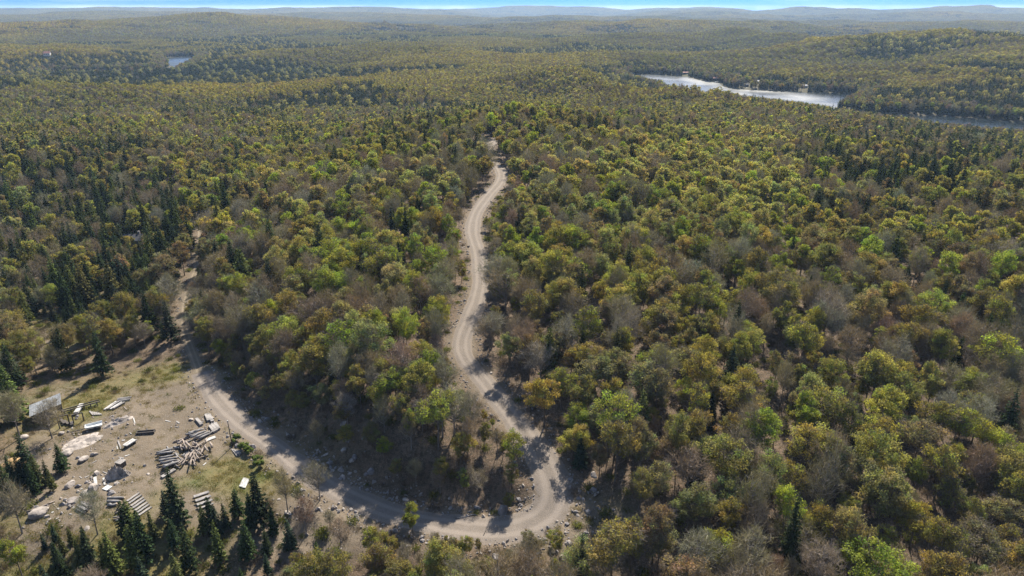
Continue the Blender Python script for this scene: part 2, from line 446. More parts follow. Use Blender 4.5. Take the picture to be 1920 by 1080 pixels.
M['ground'] = ground_mat()
M['road'] = road_mat('gravel', (.195, .164, .138), (.155, .13, .108), (.11, .092, .077))
M['track'] = road_mat('track_dirt', (.2, .16, .115), (.16, .13, .09), (.10, .08, .055))
M['water'] = water_mat()


# ------------------------------------------------------------------ mesh helpers
class MB:
    def __init__(s): s.v = []; s.f = []; s.m = []; s.n = 0; s.sh = []
    def add(s, v, f, mi=0, shade=(1, 1, 1)):
        v = np.asarray(v, float).reshape(-1, 3); s.v.append(v)
        for q in f: s.f.append(tuple(int(i) + s.n for i in q)); s.m.append(mi)
        s.n += len(v); s.sh.append(np.broadcast_to(np.asarray(shade, float), (len(v), 3)))
    def box(s, c, size, rot=0.0, mi=0, tilt=None, jit=0):
        sx, sy, sz = [k / 2 for k in size]
        v = np.array([(a, b, d) for d in (-sz, sz) for a, b in ((-sx, -sy), (sx, -sy), (sx, sy), (-sx, sy))], float)
        if jit: v += rng.normal(0, jit, v.shape)
        if tilt is not None: v = v @ np.array(tilt).T
        ca, sa = math.cos(rot), math.sin(rot); v = v @ np.array([[ca, sa, 0], [-sa, ca, 0], [0, 0, 1]])
        s.add(v + np.array(c), [(3, 2, 1, 0), (4, 5, 6, 7), (0, 1, 5, 4), (1, 2, 6, 5), (2, 3, 7, 6), (3, 0, 4, 7)], mi)
    def tube(s, pts, rad, k=6, mi=0, mi_end=None, shade=(1, 1, 1)):
        pts = np.asarray(pts, float); rad = np.broadcast_to(rad, (len(pts),)); V = []
        for i, p in enumerate(pts):
            t = pts[min(i + 1, len(pts) - 1)] - pts[max(i - 1, 0)]; t /= np.linalg.norm(t) + 1e-9
            a = np.cross(t, (0, 0, 1) if abs(t[2]) < .9 else (1, 0, 0)); a /= np.linalg.norm(a); b = np.cross(t, a)
            for j in range(k):
                an = 2 * PI * j / k; V.append(p + rad[i] * (math.cos(an) * a + math.sin(an) * b))
        f = [(i * k + j, i * k + (j + 1) % k, (i + 1) * k + (j + 1) % k, (i + 1) * k + j) for i in range(len(pts) - 1) for j in range(k)]
        n0 = s.n; s.add(V, f, mi, shade)
        e = mi if mi_end is None else mi_end; o = (len(pts) - 1) * k
        s.f.append(tuple(n0 + j for j in range(k))[::-1]); s.m.append(e); s.f.append(tuple(n0 + o + j for j in range(k))); s.m.append(e)
    def mesh(s, name, mats, smooth=False):
        me = D.meshes.new(name); me.from_pydata(np.vstack(s.v).tolist(), [], s.f); me.polygons.foreach_set('material_index', s.m)
        for m in mats: me.materials.append(m)
        if smooth: me.polygons.foreach_set('use_smooth', [True] * len(s.f))
        a = me.color_attributes.new('shade', 'FLOAT_COLOR', 'POINT'); c = np.ones((s.n, 4), np.float32); c[:, :3] = np.vstack(s.sh); a.data.foreach_set('color', c.ravel())
        me.update(); return me


def obj(name, me, parent=None, loc=None, rz=0, **props):
    o = D.objects.new(name, me); C.objects.link(o)
    if parent is not None: o.parent = parent
    if loc is not None: o.location = loc
    if rz: o.rotation_euler = (0, 0, rz)
    for k, v in props.items(): o[k] = v
    return o


def fast_mesh(name, quads, shade, mats, tris=None, mi=None):
    """quads (n,4,3), optional tris (m,3,3) -> mesh; shade (n+m,3)"""
    q = len(quads); t = 0 if tris is None else len(tris)
    v = quads.reshape(-1, 3) if t == 0 else np.vstack([quads.reshape(-1, 3), tris.reshape(-1, 3)])
    me = D.meshes.new(name); me.vertices.add(len(v)); me.vertices.foreach_set('co', v.astype(np.float32).ravel())
    me.loops.add(len(v)); me.loops.foreach_set('vertex_index', np.arange(len(v), dtype=np.int32))
    me.polygons.add(q + t); me.polygons.foreach_set('loop_start', np.concatenate([np.arange(q) * 4, q * 4 + np.arange(t) * 3]).astype(np.int32))
    for m in mats: me.materials.append(m)
    if mi is not None: me.polygons.foreach_set('material_index', np.asarray(mi, np.int32))
    me.update(calc_edges=True); me.validate()
    c = np.ones((len(v), 4), np.float32); sh = np.asarray(shade)
    c[:q * 4, :3] = np.repeat(sh[:q], 4, 0)
    if t: c[q * 4:, :3] = np.repeat(sh[q:], 3, 0)
    a = me.color_attributes.new('shade', 'FLOAT_COLOR', 'POINT'); a.data.foreach_set('color', c.ravel())
    return me


def unit(v): return v / (np.linalg.norm(v, axis=-1, keepdims=True) + 1e-9)


def leaf_quads(cen, nrm, size, r, asp=.72):
    t = unit(np.cross(nrm, unit(r.normal(size=cen.shape)))); b = np.cross(nrm, t)
    s = size[:, None]
    j = lambda: 1 + r.uniform(-.25, .25, (len(cen), 1))
    return np.stack([cen + t * s * j(), cen + b * s * asp * j(), cen - t * s * j(), cen - b * s * asp * j()], 1)


def crown_clumps(r, h, rad, base, k, lean=(0, 0)):
    """clump centres filling an egg-shaped crown, more of them high and outside"""
    c = []; ph = r.uniform(0, 6)
    cz, hz = (h + base) / 2, (h - base) / 2
    for i in range(k):
        for _ in range(12):
            d = unit(r.normal(size=3)); rr = r.uniform(.35, 1) ** .6; p = d * rr
            if p[2] < -.75: continue
            w = (1 - .3 * max(0, p[2] - .2) if p[2] > 0 else 1 - .45 * abs(p[2])) * (1 + .28 * math.sin(2 * math.atan2(p[1], p[0]) + ph) + .2 * math.sin(3 * math.atan2(p[1], p[0]) + 2 * ph + 2 * p[2]))
            q = np.array([p[0] * rad * w + lean[0] * (p[2] + 1), p[1] * rad * w + lean[1] * (p[2] + 1), cz + p[2] * hz])
            if all(np.linalg.norm(q - o) > rad * .24 for o in c): break
        c.append(q)
    return np.array(c)


def branch_mesh(r, h, cl, base, tr, twigs, thick=1.0, pale=False, seg=6, twist=.15, twig_len=1.0, tw=.022, trunk_to=.86):
    mb = MB(); bend = r.normal(0, twist, 2)
    top = h * trunk_to
    tz = np.linspace(-.6, top, seg); px = bend[0] * np.sin(tz / h * 2.4); py = bend[1] * np.sin(tz / h * 2.0)
    pts = np.stack([px, py, tz], 1); mb.tube(pts, tr * (1 - .85 * np.clip(tz, 0, None) / top) * np.where(tz < .3, 1.35, 1), 6)
    for c in cl:
        z0 = np.clip(c[2] - r.uniform(.45, 1.0) * np.hypot(c[0], c[1]) - r.uniform(.2, .8), base * .7, top * .95)
        p0 = np.array([np.interp(z0, tz, px), np.interp(z0, tz, py), z0]); mid = (p0 + c) / 2 + np.array([0, 0, -.12 * np.hypot(*(c - p0)[:2])]) + r.normal(0, .15, 3)
        r0 = thick * tr * .36 * (1 - .6 * z0 / h)
        mb.tube([p0, mid, c], [r0, r0 * .65, .018], 3)
    q = None
    if twigs:
        cc = np.repeat(cl, twigs, 0); d = unit(r.normal(size=cc.shape) + unit(cc - np.array([0, 0, base + .3 * (h - base)])) * .8 + np.array([0, 0, .45]))
        st = cc + r.normal(0, .3, cc.shape); en = st + d * (twig_len * r.uniform(.5, 1.3, (len(cc), 1)))
        s = unit(np.cross(d, r.normal(size=d.shape))) * tw
        q = np.stack([st - s, st + s, en + s * .5, en - s * .5], 1)
    return mb, q


def join_twigs(mb, q, name, m):
    """trunk, limbs and fine twigs as one mesh"""
    if q is not None:
        b = mb.n; mb.v.append(q.reshape(-1, 3)); mb.sh.append(np.full((len(q) * 4, 3), 1.0))
        mb.f += [tuple(b + i * 4 + k for k in range(4)) for i in range(len(q))]; mb.m += [0] * len(q); mb.n += len(q) * 4
    return mb.mesh(name, [m])


def broadleaf(r, leaves=2600, size=.26, full=1.0, bare=False, h=12.5):
    rad = r.uniform(2.3, 3.6); base = r.uniform(2.4, 5.2); k = int(r.integers(46, 64))
    cl = crown_clumps(r, h - .6, rad, base, k, r.normal(0, .35, 2))
    mb, tw = branch_mesh(r, h, cl, base, r.uniform(.14, .2), (14 + int(34 * (1 - full))) if not bare else 10, thick=1.6 if bare else 1.0, tw=.02)
    if bare:
        n = leaves; i = r.integers(0, k, n); c = cl[i] + r.normal(0, .42, (n, 3))
        d = unit(r.normal(size=c.shape) + unit(c - np.array([0, 0, base])) * .9 + np.array([0, 0, .5]))
        L = r.uniform(.5, 1.7, (n, 1)); s = unit(np.cross(d, r.normal(size=d.shape))) * r.uniform(.014, .034, (n, 1))
        q = np.stack([c - s, c + s, c + d * L + s * .4, c + d * L - s * .4], 1); sh = r.uniform(.7, 1.3, (n, 1)) * np.ones((1, 3))
        return mb, tw, q, sh
    n = int(leaves * (.45 + .55 * full)); cr = r.uniform(.45, 1.15, k) * (rad / 3.0)
    i = r.choice(k, n, p=cr ** 2 / (cr ** 2).sum()); d = unit(r.normal(size=(n, 3)) * [1, 1, .8] + [0, 0, .25])
    c = cl[i] + d * (cr[i] * r.uniform(.08, 1, n) ** .5 * r.uniform(.8, 1.25, n))[:, None] * [1, 1, .85]
    nr = unit(d * .7 + r.normal(size=(n, 3)) * .8 + [0, 0, .35])
    q = leaf_quads(c, nr, size * r.uniform(.55, 1.3, n), r)
    csh = r.uniform(.78, 1.22, (k, 1)) * (1 + r.normal(0, .07, (k, 3))); sh = csh[i] * r.uniform(.75, 1.25, (n, 1))
    return mb, tw, q, sh


def spruce(r, h=12.0, quads=2200, size=.3, loose=0.0):
    rad = r.uniform(1.7, 2.6) * (1 + .35 * loose); z0 = r.uniform(.6, 2.0)
    mb = MB(); tz = np.linspace(-.5, h, 5); lean = r.normal(0, .1, 2)
    mb.tube(np.stack([lean[0] * tz / h, lean[1] * tz / h, tz], 1), .16 * (1 - .95 * np.clip(tz, 0, None) / h) + .008, 6)
    n = quads; lev = int(h * 2.4); nb = r.integers(6, 9)
    u = 1 - np.sqrt(r.random(n)) * .985                      # height share along the crown; fewer high up
    li = np.floor(u * lev); f = li / lev; zc = z0 + f * (h - z0)
    off = r.uniform(0, 2 * PI, lev + 1)[li.astype(int)]; bj = r.integers(0, nb, n)
    ln = (1 - f) ** .82 * rad + .12; bl = (r.uniform(.45, 1.2, (lev + 1, 12)) * (r.random((lev + 1, 12)) > .1))[li.astype(int), bj]; ln = ln * bl
    t = r.uniform(.08, 1, n) ** .65
    an = off + bj * 2 * PI / nb + r.normal(0, .1 + .12 * loose, n); R = ln * t
    c = np.stack([np.cos(an) * R, np.sin(an) * R, zc - .32 * ln * t + .12 * ln * t * t + r.normal(0, .07 + .15 * loose, n)], 1)
    out = np.stack([np.cos(an), np.sin(an), np.full(n, -.25)], 1); side = np.stack([-np.sin(an), np.cos(an), r.normal(0, .35, n)], 1)
    s = (size * r.uniform(.6, 1.2, n) * (.55 + .45 * (1 - f)))[:, None]
    side = unit(side + .5 * r.normal(size=side.shape)); out = unit(out + .4 * r.normal(size=side.shape))
    q = np.stack([c - out * s * .5, c + side * s * .62, c + out * s * 1.1, c - side * s * .62], 1)
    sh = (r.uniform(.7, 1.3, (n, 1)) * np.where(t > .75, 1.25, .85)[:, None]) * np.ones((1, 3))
    return mb, None, q, sh


PROTO = {}                     # kind -> list of (trunk mesh, crown mesh)
LIB = {}


def make_kind(kind, nvar, seed, **kw):
    L = []
    for v in range(nvar):
        r = np.random.default_rng(seed + v)
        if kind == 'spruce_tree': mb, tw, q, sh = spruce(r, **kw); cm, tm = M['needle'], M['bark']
        elif kind == 'bare_tree': mb, tw, q, sh = broadleaf(r, bare=True, **kw); cm, tm = M['twig'], M['bark_pale']
        else: mb, tw, q, sh = broadleaf(r, full=(1, .35, .8, .2, .9, .5, 1, .3, .65)[v % 9], **kw); cm, tm = M['leaf'], M['bark']
        L.append((join_twigs(mb, tw, kind + '_trunk', tm), fast_mesh(kind + '_crown', q, sh, [cm])))
    return L


PROTO['leafing_tree'] = make_kind('leafing_tree', 9, 100, leaves=6800, size=.14)
PROTO['bare_tree'] = make_kind('bare_tree', 6, 200, leaves=1700)
PROTO['spruce_tree'] = make_kind('spruce_tree', 5, 300, quads=2800, size=.38)


# a whole tree as ONE mesh for the countless wood (trunk + crown in two materials)
def whole(kind, r, lod):
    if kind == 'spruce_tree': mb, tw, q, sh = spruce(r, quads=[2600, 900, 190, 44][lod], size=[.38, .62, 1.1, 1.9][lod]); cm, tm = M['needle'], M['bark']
    elif kind == 'bare_tree': mb, tw, q, sh = broadleaf(r, bare=True, leaves=[2200, 1000, 300, 60][lod]); cm, tm = M['twig'], M['bark_pale']
    else: mb, tw, q, sh = broadleaf(r, full=r.choice([1, .8, .5, .3]), leaves=[6500, 2200, 430, 78][lod], size=[.145, .245, .52, 1.15][lod]); cm, tm = M['leaf'], M['bark']
    if kind == 'bare_tree' and lod == 2:
        m = q.mean(1, keepdims=True); s = q[:, :1] - q[:, 1:2]; q = q + np.concatenate([s, -s, -s * .6, s * .6], 1) * 2.2
    if kind == 'bare_tree' and lod == 3:
        q = leaf_quads(q.mean(1), unit(r.normal(size=(len(q), 3)) + [0, 0, .5]), np.full(len(q), 1.0), r); cm = M['twig']
    return mb, tw, q, sh, cm, tm


def tree_lib(prefix, kind, nvar, seed, lod):
    col = D.collections.new(prefix)
    for v in range(nvar):
        r = np.random.default_rng(seed + v); mb, tw, q, sh, cm, tm = whole(kind, r, lod)
        if lod >= 1: tw = tw[::2] if tw is not None else None
        t = join_twigs(mb, tw, 'tmp', tm); nv = len(t.vertices); tv = np.empty(nv * 3, np.float32); t.vertices.foreach_get('co', tv); tv = tv.reshape(-1, 3)
        qs = [tv[list(p.vertices)] for p in t.polygons if len(p.vertices) == 4]; qs = np.array(qs)
        allq = np.concatenate([qs, q]); allsh = np.concatenate([np.ones((len(qs), 3)), sh])
        me = fast_mesh(kind, allq, allsh, [tm, cm], mi=[0] * len(qs) + [1] * len(q)); D.meshes.remove(t)
        col.objects.link(D.objects.new('%s_%02d' % (prefix, v), me))
    return col


def patch_lib(prefix, mixes, size, spacing, lod, seed):
    """tiles of wood for far slopes: many small trees, each with its own tint"""
    col = D.collections.new(prefix)
    stock = {k: [whole(k, np.random.default_rng(seed + 50 * j + i), lod) for i in range(5)] for j, k in enumerate(('leafing_tree', 'bare_tree', 'spruce_tree'))}
    for v, mix in enumerate(mixes):
        r = np.random.default_rng(seed + v); tp = r.dirichlet(6 * np.array([.05, .36, .36, .1, .07, .06])); bp = r.dirichlet([2, 2, 2]); Q = []; S = []; MI = []
        g = np.arange(-size / 2, size / 2, spacing)
        for ax in g:
            for ay in g:
                k = ('leafing_tree', 'bare_tree', 'spruce_tree')[r.choice(3, p=mix)]
                _, _, q, sh, cm, tm = stock[k][r.integers(5)]
                s = r.uniform(.6, 1.05); a = r.uniform(0, 2 * PI); ca, sa = math.cos(a), math.sin(a)
                q2 = q @ np.array([[ca, sa, 0], [-sa, ca, 0], [0, 0, 1]]) * s + np.array([ax + r.uniform(.1, .9) * spacing, ay + r.uniform(.1, .9) * spacing, -1.0])
                if k == 'spruce_tree': tint = np.array(SPRUCE[r.integers(len(SPRUCE))])
                elif k == 'bare_tree': tint = np.array(BARE[r.choice(len(BARE), p=bp)])
                else: tint = np.array(LEAF[LEAFN[r.choice(len(LEAFN), p=tp)]])
                Q.append(q2); S.append(sh * tint * r.uniform(.85, 1.15)); MI += [{'leafing_tree': 0, 'bare_tree': 1, 'spruce_tree': 2}[k]] * len(q2)
        me = fast_mesh(prefix, np.concatenate(Q), np.concatenate(S), [M['leaf'], M['twig'], M['needle']], mi=MI)
        col.objects.link(D.objects.new('%s_%02d' % (prefix, v), me))
    return col


LEAFN = ['lime green', 'yellow green', 'olive', 'pale green', 'bronze', 'pale gold']
LEAF = {'lime green': (.235, .27, .05), 'yellow green': (.265, .25, .068), 'olive': (.215, .198, .068), 'pale green': (.235, .24, .115), 'bronze': (.205, .175, .1), 'pale gold': (.31, .285, .12)}  # pale gold was added to put the lot's brightening into leaf colour
BAREN = ['grey brown', 'rosy brown', 'silvery grey']
BARE = [(.215, .18, .115), (.22, .17, .112), (.25, .228, .17)]
SPRN = ['dark green', 'blue green', 'mossy green']
SPRUCE = [(.036, .05, .022), (.038, .052, .031), (.082, .092, .03)]


# ------------------------------------------------------------------ scatter (only for what nobody could count)
def scatter(name, col, P, rot, scl, idx, tint):
    me = D.meshes.new(name); me.from_pydata(np.asarray(P, float).tolist(), [], [])
    for nm, ty, dat, key in (('rot', 'FLOAT_VECTOR', rot, 'vector'), ('scl', 'FLOAT', scl, 'value'), ('idx', 'INT', idx, 'value'), ('tint', 'FLOAT_VECTOR', tint, 'vector')):
        a = me.attributes.new(nm, ty, 'POINT'); a.data.foreach_set(key, np.ascontiguousarray(dat, np.int32 if ty == 'INT' else np.float32).ravel())
    o = obj(name, me, kind='stuff')
    ng = D.node_groups.new(name, 'GeometryNodeTree'); ng.interface.new_socket('Geometry', in_out='INPUT', socket_type='NodeSocketGeometry'); ng.interface.new_socket('Geometry', in_out='OUTPUT', socket_type='NodeSocketGeometry')
    nn = ng.nodes.new; gi = nn('NodeGroupInput'); go = nn('NodeGroupOutput'); ip = nn('GeometryNodeInstanceOnPoints'); ci = nn('GeometryNodeCollectionInfo')
    ci.inputs['Collection'].default_value = col; ci.inputs['Separate Children'].default_value = True; ci.inputs['Reset Children'].default_value = True

    def attr(nm, ty):
        a = nn('GeometryNodeInputNamedAttribute'); a.data_type = ty; a.inputs['Name'].default_value = nm; return a.outputs['Attribute']
    e2r = nn('FunctionNodeEulerToRotation'); L = ng.links.new
    L(attr('rot', 'FLOAT_VECTOR'), e2r.inputs[0]); L(gi.outputs[0], ip.inputs['Points']); L(ci.outputs[0], ip.inputs['Instance']); ip.inputs['Pick Instance'].default_value = True
    L(attr('idx', 'INT'), ip.inputs['Instance Index']); L(e2r.outputs[0], ip.inputs['Rotation']); L(attr('scl', 'FLOAT'), ip.inputs['Scale']); L(ip.outputs[0], go.inputs[0])
    md = o.modifiers.new('scatter', 'NODES'); md.node_group = ng
    return o


# ------------------------------------------------------------------ ground sheet, roads, lakes
def ground():
    V = np.stack([gx, gy, gz], -1).reshape(-1, 3)
    i, j = np.meshgrid(np.arange(NR - 1), np.arange(NA - 1), indexing='ij'); a = (i * NA + j).ravel()
    f = np.stack([a, a + 1, a + NA + 1, a + NA], 1)[:, ::-1]
    me = D.meshes.new('ground'); me.vertices.add(len(V)); me.vertices.foreach_set('co', V.astype(np.float32).ravel())
    me.loops.add(f.size); me.loops.foreach_set('vertex_index', f.astype(np.int32).ravel()); me.polygons.add(len(f)); me.polygons.foreach_set('loop_start', (np.arange(len(f)) * 4).astype(np.int32))
    me.polygons.foreach_set('use_smooth', [True] * len(f)); me.update(calc_edges=True); me.validate(); me.materials.append(M['ground'])
    x, y = V[:, 0], V[:, 1]; d = np.hypot(x, y); c = np.zeros((len(V), 4), np.float32); c[:, 3] = 1
    m = d < 520; bare = np.zeros(m.sum()); nz = fbm(x[m] / 3.5, y[m] / 3.5, 3)
    for _, P, hw in ROADS:
        s, _i = seg_dist(P[::3], x[m], y[m]); bare = np.maximum(bare, 1 - sstep(hw - .5, hw + 2.2, s + nz * 1.4))
    for g in BARE_SPOTS:
        s = np.hypot((x[m] - g[0]) / g[2], (y[m] - g[1]) / g[3]); bare = np.maximum(bare, 1 - sstep(.6, 1.1, s + nz * .3))
    s = poly_sd(CLEAR, x[m], y[m]); cl = 1 - sstep(-3, 3, s + nz * 4)
    pg = sum(np.exp(-(((x[m] - a) / e) ** 2 + ((y[m] - b) / e2) ** 2)) for a, b, e, e2 in GRASSY)
    gmask = np.clip(pg * 1.1 + .4 * fbm(x[m] / 9, y[m] / 9, 3) - .18, 0, 1)
    bare = np.maximum(bare, cl * (1 - sstep(.3, .7, gmask)))
    gr = np.maximum(cl, np.clip(pg * 1.4, 0, 1))
    c[m, 0] = bare; c[m, 1] = np.clip(gr, 0, 1); c[:, 2] = sstep(520, 680, d)
    at = me.color_attributes.new('mask', 'FLOAT_COLOR', 'POINT'); at.data.foreach_set('color', c.ravel())
    return obj('ground', me, kind='structure')


def hx(px, py): a = hit(px, py); return a[0], a[1]


GRASSY = [(*hx(440, 890), 13, 9), (*hx(330, 700), 10, 5), (*hx(150, 760), 12, 10), (*hx(70, 1050), 14, 12), (*hx(170, 600), 14, 20), (*hx(1100, 990), 6, 5), (*hx(230, 1060), 12, 8)]
BARE_SPOTS = [(*hx(155, 830), 7, 6), (*hx(40, 880), 9, 6), (*hx(90, 1000), 8, 6), (*hx(600, 1000), 14, 6), (*hx(1090, 985), 9, 7), (*hx(905, 292), 7, 10), (*hx(70, 640), 5, 12), (*hx(620, 945), 12, 4)]
ground()

for ri, (nm, P, hw) in enumerate(ROADS):
    Q = P[::1]; t = np.gradient(Q[:, :2], axis=0); t /= np.linalg.norm(t, axis=1, keepdims=True); nrm = np.stack([t[:, 1], -t[:, 0]], 1)
    ds_ = np.linalg.norm(np.gradient(Q[:, :2], axis=0), axis=1); ang = np.unwrap(np.arctan2(t[:, 1], t[:, 0])); cur = np.convolve(np.pad(np.gradient(ang) / ds_, 3, 'edge'), np.ones(7) / 7, 'valid')
    off = np.linspace(-1, 1, 9); V = []; AC = []
    for i, (p, q) in enumerate(zip(Q, nrm)):
        wl = hw * (1 + .10 * vnoise(np.array(i * .13), np.array(ri * 7.1)) + .06 * vnoise(np.array(i * .55), np.array(ri * 3.3)))
        if ri == 0:
            wl += 1.3 * math.exp(-((i - 90) / 15) ** 2)
        for o_ in off:   # on the inside of a bend the strip is no wider than the bend allows
            wi = min(wl, .78 / abs(cur[i])) if o_ * cur[i] < 0 and abs(cur[i]) > 1e-4 else wl
            V.append((p[0] + q[0] * o_ * wi, p[1] + q[1] * o_ * wi, 0)); AC.append(o_)
    V = np.array(V); V[:, 2] = zat(V[:, 0], V[:, 1]) + .085 - .012 * ri
    e = np.abs(np.array(AC)) > .99; V[e, 2] -= .12
    k = len(off); f = [(i * k + j, i * k + j + 1, (i + 1) * k + j + 1, (i + 1) * k + j) for i in range(len(Q) - 1) for j in range(k - 1)]
    me = D.meshes.new(nm); me.from_pydata(V.tolist(), [], f); me.polygons.foreach_set('use_smooth', [True] * len(f)); me.materials.append(M['track' if nm == 'dirt_track' else 'road'])
    a = me.attributes.new('across', 'FLOAT', 'POINT'); a.data.foreach_set('value', np.array(AC, np.float32))
    obj(nm, me, kind='structure')

for L in LAKES:
    c = L.mean(0); d = L - c
    me = D.meshes.new('lake'); P = np.array([p + 4 * unit(p - c) for p in L])
    import bmesh
    bm = bmesh.new(); vs = [bm.verts.new((p[0], p[1], LAKE_Z)) for p in P]; es = [bm.edges.new((vs[i], vs[(i + 1) % len(vs)])) for i in range(len(vs))]
    bmesh.ops.triangle_fill(bm, edges=es, use_beauty=True, normal=(0, 0, 1)); bmesh.ops.recalc_face_normals(bm, faces=bm.faces)
    if bm.faces and sum(f.normal.z for f in bm.faces) < 0: bmesh.ops.reverse_faces(bm, faces=bm.faces)
    bm.to_mesh(me); bm.free(); me.materials.append(M['water']); obj('lake', me, kind='structure')

# ------------------------------------------------------------------ the wood
LEAF_ZONES = [  # (pixel outline on the photo, used to plan species and leaf tone; p(leafing, bare, spruce), tone weights)
    ([(0, 400), (60, 340), (330, 370), (350, 450), (335, 560), (250, 640), (130, 660), (0, 580)], (.2, .16, .64), (.04, .2, .5, .1, .16)),
    ([(0, 290), (270, 290), (260, 350), (0, 400)], (.34, .16, .5), None),
    ([(0, 920), (100, 935), (300, 960), (560, 920), (600, 1080), (600, 1400), (-300, 1400)], (.3, .26, .44), (.14, .4, .26, .2, 0)),
    ([(290, 640), (365, 600), (365, 720), (300, 720)], (.25, .25, .5), None),
    ([(1480, 290), (1740, 225), (1900, 290), (1920, 330), (1640, 395), (1500, 385)], (.3, .2, .5), (.1, .35, .25, .15, .15)),
    ([(950, 300), (1480, 240), (1500, 400), (1420, 470), (960, 600), (910, 480)], (.84, .13, .03), (.08, .26, 0, .12, 0, .54)),  # lot's brightening painted in through a paler leaf mix
    ([(400, 470), (520, 350), (860, 320), (890, 420), (860, 660), (690, 720)], (.66, .29, .05), (.24, .18, 0, .2, 0, .38)),  # fresh lime leaves, plus paler tones that paint in the lot's brightening
    ([(360, 520), (480, 560), (680, 720), (860, 680), (1010, 880), (940, 975), (700, 930), (560, 850), (390, 700)], (.5, .44, .06), (.12, .34, .34, .08, .12)),
    ([(1150, 90), (1250, 140), (1290, 200), (1180, 215), (1120, 180)], (.35, .2, .45), None),
    ([(540, 200), (540, 240), (310, 240), (310, 190)], (.32, .16, .52), None), ([(280, 170), (330, 130), (440, 140), (440, 240), (380, 240)], (.34, .14, .52), None), ([(0, 175), (270, 175), (270, 200), (0, 200)], (.1, .12, .78), None),
    ([(890, 600), (1100, 560), (1250, 700), (1250, 960), (1090, 1000), (1040, 880)], (.54, .38, .08), (.06, .26, .46, .08, .14)),
    ([(1100, 560), (1920, 330), (2100, 330), (2200, 1300), (1000, 1300), (1250, 900)], (.71, .25, .04), (.1, .42, .34, .06, .08)),
]
for z in range(len(LEAF_ZONES)):
    P, a, b = LEAF_ZONES[z]; LEAF_ZONES[z] = (np.array(P, float), a, b)
TONE0 = (.07, .36, .35, .08, .14)
KINDS3 = ('leafing_tree', 'bare_tree', 'spruce_tree')
trees = []      # dicts: kind, tone, x, y, z, s, rz, var, explicit label


HOUSE_PX = [(1341, 150.5), (1419, 156), (1400, 162), (1508, 164), (1285, 138.5), (89, 104), (272, 124), (306, 101), (254, 462), (548, 220)]
HP = []
for h_ in HOUSE_PX:
    p = np.array(hit(*h_)[:2])
    for L in LAKES[:2]:
        for _ in range(40):
            if float(poly_sd(L, p[0:1], p[1:2])[0]) < 7 and np.hypot(*p) > 700: p = p + unit(p) * 2.0
    HP.append(p)


def open_view(x, y, pad=0.0):
    """the cleared plots round the houses and their view down to the water"""
    ok = np.ones(np.shape(x), bool)
    for i, p in enumerate(HP):
        u = unit(p); a = (x - p[0]) * u[0] + (y - p[1]) * u[1]; b = np.abs((x - p[0]) * u[1] - (y - p[1]) * u[0])
        r = 11 if i < 8 else 6
        ok &= ~((b < r * .5 + pad * .5) & (a < 4 + pad * .6) & (a > -(22 if i < 8 else 12) - pad))
    return ok


def free(x, y, pad=1.5):
    ok = (poly_sd(CLEAR, x, y) > 1.0) & open_view(x, y)
    for _, P, hw in ROADS:
        s, _i = seg_dist(P[::3], x, y); ok &= s > hw + pad
        if hw > 2.5:   # room on the sunny side as well: the road lies in the open there
            s, _i = seg_dist(P[6:80:3], x - .26 * 2.5, y - .97 * 2.5); ok &= s > hw + pad * .7
    for b in BARE_SPOTS:
        ok &= np.hypot((x - b[0]) / b[2], (y - b[1]) / b[3]) > .9
    for L in LAKES[:2]:
        ok &= poly_sd(L, x, y) > 2.5
    return ok


def grid_pts(sp, y0, y1, jit=.58):
    X = np.arange(-1.02 * y1 - 60, 1.02 * y1 + 60, sp); Y = np.arange(y0, y1, sp)
    x, y = np.meshgrid(X, Y); x = x + (np.round(y / sp) % 2) * sp / 2
    x = (x + rng.uniform(-jit, jit, x.shape) * sp).ravel(); y = (y + rng.uniform(-jit, jit, y.shape) * sp).ravel()
    m = np.abs(x) < 1.0 * y + 55; return x[m], y[m]


def tone_of(kind, w):
    if kind == 'leafing_tree': return int(rng.choice(len(w), p=w))
    return int(rng.choice(3, p=(.5, .28, .22) if kind == 'bare_tree' else (.46, .24, .3)))


